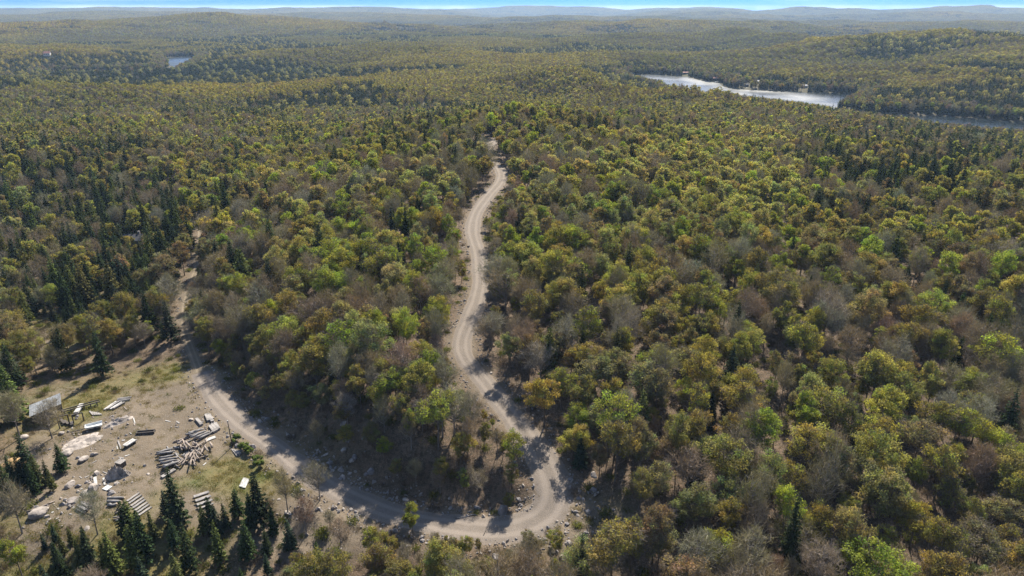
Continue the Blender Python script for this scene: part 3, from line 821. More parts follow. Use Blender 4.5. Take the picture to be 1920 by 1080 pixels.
EXPL = [  # px, py of the foot, kind, tone, scale, label
    (742, 768, 0, 0, .72, 'bright lime sapling alone on the knoll top near the gravel road'),
    (822, 842, 0, 1, .9, 'rounded yellow green tree in the middle of the wooded knoll'),
    (962, 884, 0, 0, .72, 'slim lime tree at the road edge on the knoll flank'),
    (775, 1012, 0, 0, .62, 'small lime tree standing in front of the lower gravel road'),
    (652, 700, 0, 0, .95, 'tall lime tree above the wooded knoll, first of the row of lime trees'),
    (703, 662, 0, 0, .95, 'broad lime tree in the pale wood, just past the tall lime one'),
    (765, 672, 0, 0, .9, 'lime tree in the pale wood, closest to the straight gravel road'),
    (826, 632, 0, 0, .95, 'lime tree beside the verge of the straight gravel road'), (718, 600, 0, 3, .9, 'mint green tree among lime trees in the pale wood'), (785, 578, 0, 0, .85, None), (783, 508, 0, 0, .9, None), (632, 522, 0, 1, 1., None), (845, 420, 0, 1, .9, None),
    (195, 706, 2, 0, .95, 'lone tall dark spruce on the grass behind the log clearing'),
    (58, 903, 2, 0, .85, 'dark spruce at the sand heap side of the clearing, tallest of its clump'), (42, 908, 2, 0, .7, None), (76, 914, 2, 2, .75, None), (92, 906, 2, 0, .6, None), (28, 915, 2, 1, .8, None), (118, 884, 2, 0, .55, 'small dark spruce standing apart on bare rock by the clearing'), (66, 925, 2, 0, .7, None), (100, 920, 2, 2, .5, None),
    (336, 988, 2, 0, .98, 'dark forked looking spruce directly below the long plank at the log pile'), (314, 968, 2, 1, .6, None), (448, 972, 2, 0, .7, None), (474, 988, 2, 0, .75, None), (490, 988, 2, 0, .95, 'slender dark spruce at the clearing edge below the white boards'), (514, 1003, 2, 0, .68, None), (545, 1032, 2, 1, .72, None), (466, 1048, 2, 0, .85, None), (415, 1062, 2, 2, .85, None), (360, 1078, 2, 0, .95, None), (398, 992, 2, 0, .7, None), (385, 1000, 2, 2, .65, None), (425, 995, 2, 0, .6, None), (180, 1092, 2, 0, 1., None), (218, 1088, 2, 2, .85, None), (250, 1010, 2, 2, .8, None), (290, 1015, 2, 2, .7, None), (330, 1030, 2, 0, .6, None), (502, 1040, 2, 0, .6, None), (600, 1085, 2, 0, .8, None), (618, 1092, 2, 0, .75, None), (120, 1040, 2, 2, .45, None), (135, 1020, 2, 2, .4, None), (150, 1050, 2, 2, .45, None), (105, 1015, 2, 1, .4, None), (160, 1015, 2, 2, .35, None), (110, 1060, 2, 1, .5, None), (85, 1030, 2, 1, .35, None),
    (183, 1002, 1, 2, .72, 'silvery leafless tree in front of the small plank stack'), (38, 822, 1, 0, .95, 'tall brown leafless tree beside the grey roofed shed, by the dirt lane'), (98, 822, 1, 0, .75, 'thin leafless tree in front of the grey roofed shed'), (42, 1000, 1, 0, .8, None),
    (540, 962, 1, 0, .72, 'bare tree between the clearing and the gravel road'), (600, 938, 1, 0, .7, 'bare tree on the near verge of the gravel road, past the white boards'), (560, 945, 1, 0, .62, None), (620, 990, 1, 1, .6, None), (575, 1000, 1, 1, .55, None), (640, 1030, 1, 1, .6, None),
    (45, 1090, 0, 0, .7, 'bright lime bush-like tree on the grass at the near corner'), (1340, 1095, 0, 0, .85, 'vivid lime tree near the base of the outer slope'), (700, 1050, 0, 1, .6, None), (740, 1040, 0, 1, .55, None),
    (1840, 662, 2, 0, .85, 'dark broad spruce alone among leafing trees on the slope outside the hairpin'), (1826, 668, 2, 0, .6, None), (1760, 592, 2, 0, .8, None), (1695, 545, 2, 0, .7, None), (1450, 384, 2, 1, .9, None), (1060, 215, 2, 0, 1.3, 'tallest dark spruce on the ridge beyond the upper road'), (1255, 232, 2, 0, 1.2, None), (940, 212, 2, 0, 1.2, None), (1495, 235, 2, 0, 1.2, None),
    (1505, 842, 0, 0, 1., None), (1300, 815, 0, 1, .95, None), (1855, 722, 0, 0, 1.1, 'large lime tree on the slope, below the dark broad spruce'), (1785, 862, 0, 0, .9, None), (1465, 1010, 0, 0, .85, None), (1180, 1100, 0, 1, .8, None), (1640, 830, 0, 1, 1., None), (1750, 940, 0, 1, 1., None), (1625, 930, 0, 1, 1.05, None), (1660, 1000, 0, 3, 1.0, None), (1240, 760, 1, 1, 1.05, 'broad rosy brown leafless tree on the slope outside the hairpin'), (1530, 980, 1, 1, 1.05, None), (500, 600, 1, 1, 1., None), (590, 560, 1, 1, 1., None),
]
ex_xy = []
for px, py, k, t, s, lab in EXPL:
    if py <= 1060: x, y, z = hit(px, py)
    else:
        x, y = at_z(px, py, -3.5); x, y = float(x), float(y); z = float(zat(x, y))
    trees.append(dict(kind=KINDS3[k], tone=t, x=x, y=y, z=z, s=s * (.8 if k == 2 and px < 640 and lab is None else 1), ex=lab)); ex_xy.append((x, y))
ex_xy = np.array(ex_xy)

x, y = grid_pts(4.35, 30, 690); z = zat(x, y); px, py, _ = project(x, y, z)
ok = free(x, y) & (np.min(np.hypot(x[:, None] - ex_xy[:, 0], y[:, None] - ex_xy[:, 1]), 1) > 3.2)
zone = np.full(len(x), -1)
for i in range(len(LEAF_ZONES) - 1, -1, -1):
    zone[inside(LEAF_ZONES[i][0], px, py)] = i
cn = fbm(x / 45 + 30, y / 45, 3); tn = fbm(x / 30 + 3, y / 30 + 60, 2)
thin = rng.random(len(x)); tfield = np.array([fbm(x / 34 + 70 + 13 * k_, y / 34 - 31 * k_, 2) for k_ in range(6)])
glade = [(*hx(170, 600), 10), (*hx(70, 640), 12), (*hx(100, 740), 9), (*hx(250, 700), 12), (*hx(560, 990), 9), (*hx(70, 1040), 13), (*hx(1075, 960), 9)]
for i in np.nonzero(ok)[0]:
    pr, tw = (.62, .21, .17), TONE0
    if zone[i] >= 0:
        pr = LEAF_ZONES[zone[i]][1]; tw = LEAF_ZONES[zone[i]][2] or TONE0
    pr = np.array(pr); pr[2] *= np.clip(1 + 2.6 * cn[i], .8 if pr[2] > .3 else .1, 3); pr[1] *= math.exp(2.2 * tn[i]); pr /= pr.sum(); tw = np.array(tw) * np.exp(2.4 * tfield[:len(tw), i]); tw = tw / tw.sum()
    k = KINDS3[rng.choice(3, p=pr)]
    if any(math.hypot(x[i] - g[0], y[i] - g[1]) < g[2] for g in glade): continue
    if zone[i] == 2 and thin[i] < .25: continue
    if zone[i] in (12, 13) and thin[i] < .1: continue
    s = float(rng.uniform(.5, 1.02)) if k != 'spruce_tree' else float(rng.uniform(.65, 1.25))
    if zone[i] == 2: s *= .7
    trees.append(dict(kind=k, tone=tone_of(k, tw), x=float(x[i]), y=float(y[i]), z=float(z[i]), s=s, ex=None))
# the knoll is packed with slim trees right up to the bank
x, y = grid_pts(3.0, 60, 175); z = zat(x, y); px, py, _ = project(x, y, z); kn = np.array([(330, 560), (480, 560), (680, 720), (860, 690), (890, 720), (1000, 880), (975, 960), (760, 962), (690, 930), (560, 850), (400, 720)], float)
txy = np.array([(t['x'], t['y']) for t in trees])
for i in np.nonzero(free(x, y, 1.8) & inside(kn, px, py) & (rng.random(len(x)) < .8))[0]:
    if np.min(np.hypot(txy[:, 0] - x[i], txy[:, 1] - y[i])) < 2.0: continue
    k = KINDS3[rng.choice(3, p=(.54, .4, .06))]
    trees.append(dict(kind=k, tone=tone_of(k, (.12, .36, .36, .08, .08)), x=float(x[i]), y=float(y[i]), z=float(z[i]), s=float(rng.uniform(.45, .85)), ex=None))
# low saplings and bushes on the near verge of the lower road
x, y = grid_pts(2.5, 70, 110); z = zat(x, y); px, py, _ = project(x, y, z); vg = np.array([(540, 935), (640, 960), (760, 1000), (1000, 1040), (1120, 1000), (1180, 1500), (560, 1500)], float)
for i in np.nonzero(free(x, y, .8) & inside(vg, px, py) & (rng.random(len(x)) < .62))[0]:
    k = KINDS3[rng.choice(3, p=(.62, .24, .14))]
    trees.append(dict(kind=k, tone=tone_of(k, (.14, .4, .36, .06, .04)), x=float(x[i]), y=float(y[i]), z=float(z[i]), s=float(rng.uniform(.22, .48)), ex=None))
# young spruces crowd the conifer hollows, saplings the rest
x, y = grid_pts(4.6, 60, 420); z = zat(x, y); px, py, _ = project(x, y, z); ok = free(x, y, 1.4); zone = np.full(len(x), -1)
for i in (4, 3, 2, 1, 0):
    zone[inside(LEAF_ZONES[i][0], px, py)] = i
for i in np.nonzero(ok & (rng.random(len(x)) < np.where(zone == 0, .55, np.where(zone == 2, .3, np.where(zone >= 0, .3, .05)))))[0]:
    k = 'spruce_tree' if zone[i] >= 0 else 'leafing_tree'
    s = float(rng.uniform(.3, .7)) if k == 'spruce_tree' else float(rng.uniform(.35, .6))
    trees.append(dict(kind=k, tone=tone_of(k, TONE0), x=float(x[i]), y=float(y[i]), z=float(z[i]), s=s, ex=None))

# keep the open strips of the roads open: trees on the near side that would stand before them stay small or are missing
dl, _i = seg_dist(ROADS[0][1][6:92:3], np.array([t['x'] for t in trees]), np.array([t['y'] for t in trees]))
for t, v_ in zip(trees, dl): t['d0'] = float(v_)
P0 = ROADS[0][1][:-40:2]; t0 = np.gradient(P0[:, :2], axis=0); t0 /= np.linalg.norm(t0, axis=1, keepdims=True); e0 = np.stack([t0[:, 1], -t0[:, 0], 0 * t0[:, 0]], 1) * 2.9
RQ = np.vstack([P0, P0 + e0, P0 - e0, ROADS[2][1][:90:2]]); rqx, rqy, rqf = project(RQ[:, 0], RQ[:, 1], RQ[:, 2] + .3); gone = []
LOWR = ROADS[0][1][6:80:3]
for i, t in enumerate(trees):
    if t['d0'] < 13 and not t['ex']: t['s'] = min(t['s'], .34 + .035 * max(0, t['d0'] - 4))
    if t['ex'] or math.hypot(t['x'], t['y']) > 330: continue
    for tr_ in range(3):
        bx, by, f = project(t['x'], t['y'], t['z']); _, ty, _ = project(t['x'], t['y'], t['z'] + 12.5 * t['s']); wpx = F * 1.7 * t['s'] / f
        m_ = (np.abs(rqx - bx) < wpx) & (rqy > ty - 4) & (rqy < by) & (rqf > f)
        if m_.sum() < 1: break
        t['s'] *= .62
    else:
        if rng.random() < .93: gone.append(i)
for i in reversed(gone): trees.pop(i)
for t in trees:
    h = 12.5 * t['s']; bx, by, f = project(t['x'], t['y'], t['z']); tx, ty, _ = project(t['x'], t['y'], t['z'] + h * .95)
    t['px'], t['py'], t['ty'] = float(bx), float(by), float(ty)
    t['seen'] = -25 < bx < 1945 and ty < 1075 and by > 0
    t['size'] = h / float(f)
    t['d'] = math.hypot(t['x'], t['y'])
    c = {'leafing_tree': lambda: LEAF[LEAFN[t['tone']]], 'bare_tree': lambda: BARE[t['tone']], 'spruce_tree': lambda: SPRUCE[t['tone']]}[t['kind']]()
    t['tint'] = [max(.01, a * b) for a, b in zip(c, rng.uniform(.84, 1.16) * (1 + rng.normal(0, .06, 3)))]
    t['rz'] = float(rng.uniform(0, 2 * PI))

NEAR = []
for k in KINDS3:
    L = sorted([t for t in trees if t['kind'] == k and t['seen']], key=lambda t: -(t['size'] + (10 if t['ex'] else 0)))[:300]
    for t in L: t['one'] = True
    NEAR += L

# zones and their landmarks, for saying which tree is which
ZN = [('on the wooded knoll', 'the hairpin', [(340, 520), (480, 560), (690, 725), (865, 675), (905, 715), (1000, 880), (960, 985), (760, 968), (600, 900), (400, 730)], (985, 985)),
      ('below the clearing', 'the log pile', [(-300, 925), (100, 935), (300, 960), (520, 915), (570, 930), (600, 1500), (-600, 1500)], (350, 870)),
      ('below the lower road', 'the hairpin', [(540, 900), (700, 950), (1000, 1010), (1080, 1000), (1060, 1500), (590, 1500)], (985, 985)),
      ('by the straight road', 'the road', [(395, 470), (540, 330), (880, 310), (905, 420), (870, 660), (685, 722)], (890, 560)),
      ('past the straight road', 'the road', [(905, 310), (1740, 220), (1920, 300), (1500, 430), (890, 650), (890, 420)], (900, 520)),
      ('in the conifer hollow', 'the dirt track', [(-300, 330), (400, 330), (370, 480), (340, 600), (250, 650), (-300, 660)], (350, 560)),
      ('behind the shed', 'its roof', [(-400, 655), (250, 650), (350, 590), (380, 700), (230, 740), (60, 860), (-400, 950)], (100, 765)),
      ('on the outer slope', 'the hairpin', [(870, 650), (1500, 430), (1920, 300), (2300, 300), (2300, 1600), (1050, 1600), (1040, 960), (1000, 850)], (1038, 915)),
      ('on the far ridge', 'the upper road', [(-500, -50), (2500, -50), (2500, 330), (-500, 340)], (958, 245))]
ORD = ['first', 'second', 'third', 'fourth', 'fifth', 'sixth', 'seventh', 'eighth', 'ninth', 'tenth', 'eleventh', 'twelfth']
NOUN = {'leafing_tree': 'leafing tree', 'bare_tree': 'leafless tree', 'spruce_tree': 'spruce'}
ZP = [np.array(z[2], float) for z in ZN]; ZL = [hit(*z[3])[:2] for z in ZN]
buckets = {}
for t in NEAR:
    zi = next((i for i, P in enumerate(ZP) if inside(P, np.array(t['px']), np.array(t['py']))), 8)
    buckets.setdefault((t['kind'], t['tone'], zi), []).append(t)
for (k, tone, zi), L in buckets.items():
    nm = {'leafing_tree': LEAFN, 'bare_tree': BAREN, 'spruce_tree': SPRN}[k][tone]
    L.sort(key=lambda t: math.hypot(t['x'] - ZL[zi][0], t['y'] - ZL[zi][1])); L = [t for t in L if not t['ex']]
    w, lm = ZN[zi][0], ZN[zi][1]; short = nm.split()[-1] if k != 'leafing_tree' else nm.split()[0]
    many = len(L) > len(ORD)
    for i, t in enumerate(L):
        if i < len(ORD): t['label'] = '%s %s %s, %s of them from %s' % (nm, NOUN[k], w, ORD[i], lm)
        else: t['label'] = '%s %s %s, farther than the twelfth from %s' % (nm, NOUN[k], w, lm)
GRP = {'leafing_tree': 'leafing broadleaf trees of the wood', 'bare_tree': 'leafless trees of the wood', 'spruce_tree': 'spruces of the wood'}
for t in NEAR:
    P = PROTO[t['kind']]; v = int(rng.integers(len(P)))
    o = obj(t['kind'], None, loc=(t['x'], t['y'], t['z'] - .1), rz=t['rz'], label=t['ex'] or t['label'], category='tree', group=GRP[t['kind']])
    wz = t['s'] * float(rng.uniform(.92, 1.1)); wx = t['s'] * float(rng.uniform(.78, 1.18)); o.scale = (wx, wx, wz)
    tr = obj('trunk', P[v][0], o); tr['tint'] = [1.0, 1.0, 1.0]
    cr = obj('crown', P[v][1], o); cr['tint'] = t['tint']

# the rest of the wood, too many to count
LIBS = {(k, l): tree_lib('%s_%s' % (k, 'near mid far'.split()[l]), k, [6, 5, 4][l], 1000 + 100 * l + 17 * i, l) for i, k in enumerate(KINDS3) for l in range(3)}
REST = {}
for t in trees:
    if t.get('one'): continue
    l = 0 if t['d'] < 230 else 1 if t['d'] < 420 else 2
    REST.setdefault((t['kind'], l), []).append(t)
# shores of the lakes get trees one by one so that the waterline stays clean
for L in LAKES[:2]:
    lo, hi = L.min(0) - 30, L.max(0) + 30; n = int((hi - lo).prod() / 13)
    q = rng.uniform(lo, hi, (n, 2)); s = np.min([poly_sd(M_, q[:, 0], q[:, 1]) for M_ in LAKES[:2]], 0); m = (s > 1.2) & (s < 24) & open_view(q[:, 0], q[:, 1]) & (np.hypot(q[:, 0], q[:, 1]) > 610)
    for p in q[m]:
        k = KINDS3[rng.choice(3, p=(.3, .2, .5))]; tn_ = tone_of(k, TONE0); c = LEAF[LEAFN[tn_]] if k == 'leafing_tree' else BARE[tn_] if k == 'bare_tree' else SPRUCE[tn_]
        REST.setdefault((k, 2), []).append(dict(x=p[0], y=p[1], z=float(zat(*p)), s=float(rng.uniform(.6, 1.05)), rz=float(rng.uniform(0, 6.28)), tint=[a * rng.uniform(.85, 1.15) for a in c]))
WOODN = {'leafing_tree': 'leafing_wood', 'bare_tree': 'leafless_wood', 'spruce_tree': 'spruce_wood'}
for (k, l), L in REST.items():
    nv = len(LIBS[(k, l)].objects)
    o = scatter('woods', LIBS[(k, l)], [(t['x'], t['y'], t['z'] - .1) for t in L], [(0, 0, t['rz']) for t in L], [t['s'] for t in L], rng.integers(0, nv, len(L)), [t['tint'] for t in L])
MIX = [(.76, .2, .04), (.62, .31, .07), (.48, .47, .05), (.72, .2, .08), (.42, .24, .34), (.36, .26, .38), (.04, .05, .91), (.09, .08, .83)]
TILES = patch_lib('woods_tile', MIX, 24, 4.2, 2, 5000); TILES_FAR = patch_lib('woods_far_tile', MIX, 64, 5.2, 3, 6000)


def tiles(col, size, d0, d1, step, self_shade=1.0, az=47):  # tint factor: paints in the self-shadow that coarse tiles lack
    P = []; R = []; I = []; Tn = []; S = []
    X = np.arange(-d1, d1, step); Y = np.arange(-50, d1, step); x, y = np.meshgrid(X, Y); x = (x + rng.uniform(-.2, .2, x.shape) * step).ravel(); y = (y + rng.uniform(-.2, .2, y.shape) * step).ravel()
    d = np.hypot(x, y); m = (d > d0) & (d < d1) & (np.abs(np.degrees(np.arctan2(x, y))) < az)
    x, y, d = x[m], y[m], d[m]; s = np.min([poly_sd(L, x, y) for L in LAKES], 0); m = s > (size * .55 if size < 40 else size * .6); m &= open_view(x, y, size * .5); x, y, d, s = x[m], y[m], d[m], s[m]
    z = zat(x, y); a, b = normal_at(x, y, size * .4); c = fbm(x / 160 + 40, y / 160, 3) + .45 * np.exp(-s / 70) + .4 * np.clip(np.where(d < 1300, (-z - 13) / 7, (-z - 3) / 13), 0, 1) - .2 * np.clip(z / 25, 0, 1); c2 = fbm(x / 300, y / 300 + 20, 2)
    px, py, _ = project(x, y, z)
    for i in range(len(x)):
        if c[i] > .27: v = 6 + int(rng.integers(2))
        elif c[i] > .12: v = 4 + int(rng.integers(2))
        else: v = int(rng.choice([0, 1, 3])) if c2[i] > -.1 else int(rng.choice([1, 2]))
        I.append(v); P.append((x[i], y[i], z[i] - .2)); S.append(1.0)
        # tilt with the slope, turned in quarter steps about its own upright
        R.append((math.atan(b[i]), -math.atan(a[i]), 0)); k = rng.uniform(.86, 1.12) * (1 + .16 * np.clip(z[i] / 30, -.6, 1)); Tn.append((k * (1 + .25 * c2[i]) * self_shade, k * (1 + .12 * c2[i]) * self_shade * .95, k * (1 - .2 * c2[i]) * self_shade))
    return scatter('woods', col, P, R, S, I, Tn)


tiles(TILES, 24, 652, 2500, 23.5, .92)  # tint slightly darkened in place of crown self-shadow
tiles(TILES_FAR, 64, 2490, 11400, 62, .8)  # darker tint stands in for self-shadow missing from the coarse crowns

# ------------------------------------------------------------------ undergrowth and stones (uncounted)
def bush_lib():
    col = D.collections.new('undergrowth_lib')
    for v in range(6):
        r = np.random.default_rng(700 + v); n = 150; leafy = v < 3
        h = r.uniform(.7, 1.6); b = r.normal(0, .5, (n, 3)) * [1, 1, 0]; d = unit(r.normal(size=(n, 3)) * .6 + [0, 0, 1.0]); L = h * r.uniform(.4, 1, (n, 1)); s = unit(np.cross(d, r.normal(size=d.shape))) * .02
        q = np.stack([b - s, b + s, b + d * L + s * .4, b + d * L - s * .4], 1); sh = r.uniform(.7, 1.2, (n, 1)) * np.ones((1, 3))
        if leafy:
            c = b[:, :] + d * L * r.uniform(.5, 1, (n, 1)); q2 = leaf_quads(c, unit(r.normal(size=c.shape) + [0, 0, .6]), np.full(n, .13), r); q = np.concatenate([q, q2]); sh = np.concatenate([sh, r.uniform(.7, 1.3, (n, 1)) * np.ones((1, 3))])
        col.objects.link(D.objects.new('undergrowth_%02d' % v, fast_mesh('undergrowth', q, sh, [M['leaf'] if leafy else M['twig']])))
    return col


x, y = grid_pts(2.7, 62, 300); ok = (rng.random(len(x)) < .62) & (np.abs(x) < .82 * y + 30)
x, y = x[ok], y[ok]; s = poly_sd(CLEAR, x, y); okm = (s > -1.5) | (rng.random(len(x)) < .03)
for _, P, hw in ROADS:
    sd, _i = seg_dist(P[::3], x, y); okm &= sd > hw + .7
x, y = x[okm], y[okm]; n_ = len(x); isl = rng.random(n_) < .45
tin = np.where(isl[:, None], np.array((.11, .12, .035)), np.array((.15, .115, .09))) * rng.uniform(.65, 1.25, (n_, 1))
scatter('undergrowth', bush_lib(), np.stack([x, y, zat(x, y) - .05], 1), np.stack([0 * x, 0 * x, rng.uniform(0, 6.28, n_)], 1), rng.uniform(.5, 1.25, n_), np.where(isl, rng.integers(0, 3, n_), rng.integers(3, 6, n_)), tin)
# short dry grass in the yard and the glades
def grass_lib():
    col = D.collections.new('grass_lib')
    for v in range(4):
        r = np.random.default_rng(740 + v); n = 90; b = r.normal(0, .45, (n, 3)) * [1, 1, 0]; d = unit(r.normal(size=(n, 3)) * .7 + [0, 0, .8]); L = r.uniform(.15, .45, (n, 1)); s = unit(np.cross(d, r.normal(size=d.shape))) * .03
        col.objects.link(D.objects.new('grass_%02d' % v, fast_mesh('grass', np.stack([b - s, b + s, b + d * L + s * .2, b + d * L - s * .2], 1), r.uniform(.7, 1.3, (n, 1)) * np.ones((1, 3)), [M['leaf']])))
    return col


gp = []
for a, b, e, e2 in GRASSY:
    n_ = int(e * e2 * 3.0); gp.append(np.stack([a + rng.normal(0, e * .6, n_), b + rng.normal(0, e2 * .6, n_)], 1))
n_ = 420; lo, hi = CLEAR.min(0), CLEAR.max(0); gp.append(rng.uniform(lo, hi, (n_, 2))); gp = np.vstack(gp); keep = np.ones(len(gp), bool)
for _, P, hw in ROADS:
    sd, _i = seg_dist(P[::3], gp[:, 0], gp[:, 1]); keep &= sd > hw + .5
gp = gp[keep]; n_ = len(gp)
gt = np.where(rng.random((n_, 1)) < .7, np.array((.17, .14, .06)), np.array((.10, .12, .035))) * rng.uniform(.7, 1.2, (n_, 1))
scatter('grass', grass_lib(), np.stack([gp[:, 0], gp[:, 1], zat(gp[:, 0], gp[:, 1]) - .03], 1), np.stack([0 * gp[:, 0], 0 * gp[:, 0], rng.uniform(0, 6.28, n_)], 1), rng.uniform(.5, 1.1, n_), rng.integers(0, 4, n_), gt)


def stone_mesh(name, r, size=1.0, flat=.6, mat='rock', lev=2):
    bm = bmesh.new(); bmesh.ops.create_icosphere(bm, subdivisions=lev, radius=1)
    ax = r.uniform(.7, 1.3, 3) * [1, 1, flat]; pl = unit(r.normal(size=(9, 3))); pd = r.uniform(.62, .95, 9)
    for v in bm.verts:
        p = np.array(v.co)
        for a, b in zip(pl, pd):
            e = p @ a - b
            if e > 0: p = p - a * e
        v.co = p * ax * size * (1 + r.normal(0, .02))
    me = D.meshes.new(name); bm.to_mesh(me); bm.free(); me.materials.append(M[mat]); return me


scol = D.collections.new('rubble_lib')
for v in range(5):
    scol.objects.link(D.objects.new('rubble_%02d' % v, stone_mesh('rubble', np.random.default_rng(800 + v), 1, .65, 'rock' if v < 3 else 'rock_dark', 1)))
stp = []; ss = []
for ri, (nm, P, hw) in enumerate(ROADS):
    for i in range(0, len(P), 1):
        if ri == 2 and rng.random() < .6: continue
        t = P[min(i + 1, len(P) - 1), :2] - P[max(i - 1, 0), :2]; t /= np.linalg.norm(t); q = np.array([t[1], -t[0]])
        for sd in (-1, 1):
            for _ in range(int(rng.integers(2, 9))):
                o_ = hw + abs(rng.normal(0, 1.5)) - .1; stp.append(P[i, :2] + q * sd * o_ + rng.normal(0, .4, 2)); ss.append(abs(rng.normal(0, .14)) + .06)
for (px, py, n_, sg, sz) in [(155, 830, 90, 4, .22), (200, 905, 60, 2.5, .25), (215, 790, 50, 2, .2), (170, 915, 40, 3, .25), (100, 960, 60, 3, .3), (600, 925, 120, 4, .3), (690, 965, 90, 4, .3), (1060, 930, 90, 3, .3), (860, 1000, 120, 4, .35), (1050, 1000, 120, 4, .3), (480, 830, 90, 3, .35), (470, 800, 60, 2.5, .35), (620, 870, 90, 4, .35), (715, 945, 80, 3, .3), (330, 870, 40, 5, .12), (390, 800, 50, 4, .18), (940, 1015, 90, 4, .3)]:
    a = hit(px, py)
    for _ in range(n_):
        stp.append(np.array(a[:2]) + rng.normal(0, sg, 2)); ss.append(abs(rng.normal(0, sz)) + .05)
stp = np.array(stp); ss = np.array(ss); keep = np.ones(len(stp), bool)
for _, P, hw in ROADS:
    sd, _i = seg_dist(P[::3], stp[:, 0], stp[:, 1]); keep &= (sd > hw - .2)
stp, ss = stp[keep], ss[keep]; n_ = len(stp)
scatter('rubble', scol, np.stack([stp[:, 0], stp[:, 1], zat(stp[:, 0], stp[:, 1])], 1), rng.uniform(0, 6.28, (n_, 3)), ss, rng.integers(0, 5, n_), np.ones((n_, 3)))

# ------------------------------------------------------------------ the log clearing
def c2(px, py): return 200 + px / 6, 720 + py / 6      # from an enlarged view of the yard
def c1(px, py): return px / 6, 720 + py / 6
def c3(px, py): return px / 6, 880 + py / 6
def c4(px, py): return 260 + px / 6, 860 + py / 6


def seg_world(a, b):
    A, B = hit(*a), hit(*b); A, B = np.array(A), np.array(B); L = float(np.linalg.norm((B - A)[:2])); return (A + B) / 2, L, math.atan2(B[1] - A[1], B[0] - A[0])


def log(a, b, lift, rad, mat, label, group, tilt=0.0):
    c, L, an = seg_world(a, b); r = rng
    k = np.linspace(-.5, .5, 5); pts = np.stack([k * L, .06 * r.normal(size=5), .05 * r.normal(size=5)], 1); mb = MB()
    mb.tube(pts, rad * np.linspace(1.12, .85, 5) * (1 + .05 * r.normal(size=5)), 9, 0, 1)
    o = obj('log', mb.mesh('log', [M[mat], M['log_end']], True), loc=(c[0], c[1], float(zat(c[0], c[1])) + rad * .95 + lift), label=label, category='log', group=group)
    o.rotation_euler = (float(r.uniform(0, 6)), tilt, an); return o


GL = 'logs of the jumbled log pile'
fan = [(560, 785, 740, 735), (575, 800, 750, 755), (580, 830, 780, 795), (590, 850, 790, 812), (590, 890, 820, 845), (600, 905, 800, 865), (630, 945, 830, 885), (640, 955, 815, 905), (650, 985, 790, 925), (570, 812, 745, 772), (610, 920, 815, 875), (640, 970, 770, 935)]
for i, s in enumerate(fan):
    lab = 'long grey log in the parallel fan at the outer end of the log pile' if i not in (0, 8) else ('grey log lying along the far edge of the fan in the log pile' if i == 0 else 'grey log lying along the near edge of the fan, beside the long plank')
    log(c2(s[0], s[1]), c2(s[2], s[3]), .12 + .28 * (i % 3), float(rng.uniform(.16, .25)), 'log_grey', lab, GL, float(rng.normal(0, .03)))
mid = [(820, 940, 900, 830), (850, 945, 925, 830), (930, 880, 990, 785), (945, 970, 967, 870), (1000, 770, 1100, 660), (1065, 820, 1112, 715), (1045, 890, 1000, 800), (1150, 810, 1110, 745), (1195, 745, 1172, 685), (1120, 705, 1132, 640), (860, 665, 905, 780), (900, 695, 960, 775), (830, 675, 850, 770), (1000, 905, 985, 800), (960, 885, 1010, 800), (1080, 850, 1010, 790), (1000, 945, 975, 885), (880, 870, 935, 815), (1020, 700, 1035, 745), (800, 720, 870, 690), (850, 740, 930, 760)]
for i, s in enumerate(mid):
    lab = 'pale brown log tossed across the middle of the jumbled log pile'
    if i == 3: lab = 'pale log pointing toward the grass, sticking out of the log pile base'
    if i == 4: lab = 'longest pale log lying diagonal on top of the log pile'
    if i == 8: lab = 'short brown log at the road-side end of the log pile'
    log(c2(s[0], s[1]), c2(s[2], s[3]), .45 + .12 * (i % 4), float(rng.uniform(.13, .2)), 'log_bark', lab, GL, float(rng.normal(0, .09)))
for i in range(26):
    cx, cy = 930 + rng.normal(0, 105), 780 + rng.normal(0, 62); an = rng.uniform(-1.2, 1.2); l = rng.uniform(50, 95)
    log(c2(cx - l * math.cos(an), cy + l * .6 * math.sin(an)), c2(cx + l * math.cos(an), cy - l * .6 * math.sin(an)), .05 + .3 * float(rng.random()), float(rng.uniform(.11, .18)), ('log_bark', 'log_grey')[i % 2], 'brown grey log half buried among others of the jumbled log pile', GL, float(rng.normal(0, .08)))
for i in range(5):
    log(c2(745 + i * 14, 665 - i * 3), c2(915 + i * 9, 610 - i * 4), .05 + .1 * (i % 2), .12, 'log_bark', 'thin brown pole in the loose bundle above the jumbled log pile', 'thin poles by the log pile')
up = [(890, 590, 1050, 515), (905, 605, 1090, 520), (935, 605, 1100, 535), (950, 630, 1120, 545), (985, 632, 1140, 550), (1010, 640, 1165, 552), (1040, 640, 1195, 548), (925, 590, 1075, 525)]
for i, s in enumerate(up):
    lab = 'grey log in the neat dark row between the log pile and the road' if 0 < i < 6 else ('first grey log of the neat row, on the bare dirt side' if i != 6 else 'last grey log of the neat row, next to the white plank')
    log(c2(s[0], s[1]), c2(s[2], s[3]), .1 + .22 * (i % 2), float(rng.uniform(.17, .22)), 'log_grey', lab, 'logs laid in a neat row')


def plank(a, b, w, t, lift, mat, label, group=None, name='plank', cat='plank'):
    c, L, an = seg_world(a, b); mb = MB(); mb.box((0, 0, 0), (L, w, t), jit=.012)
    o = obj(name, mb.mesh(name, [M[mat]]), loc=(c[0], c[1], float(zat(c[0], c[1])) + t / 2 + .01 + lift), label=label, category=cat, rz=an)
    if group: o['group'] = group
    return o


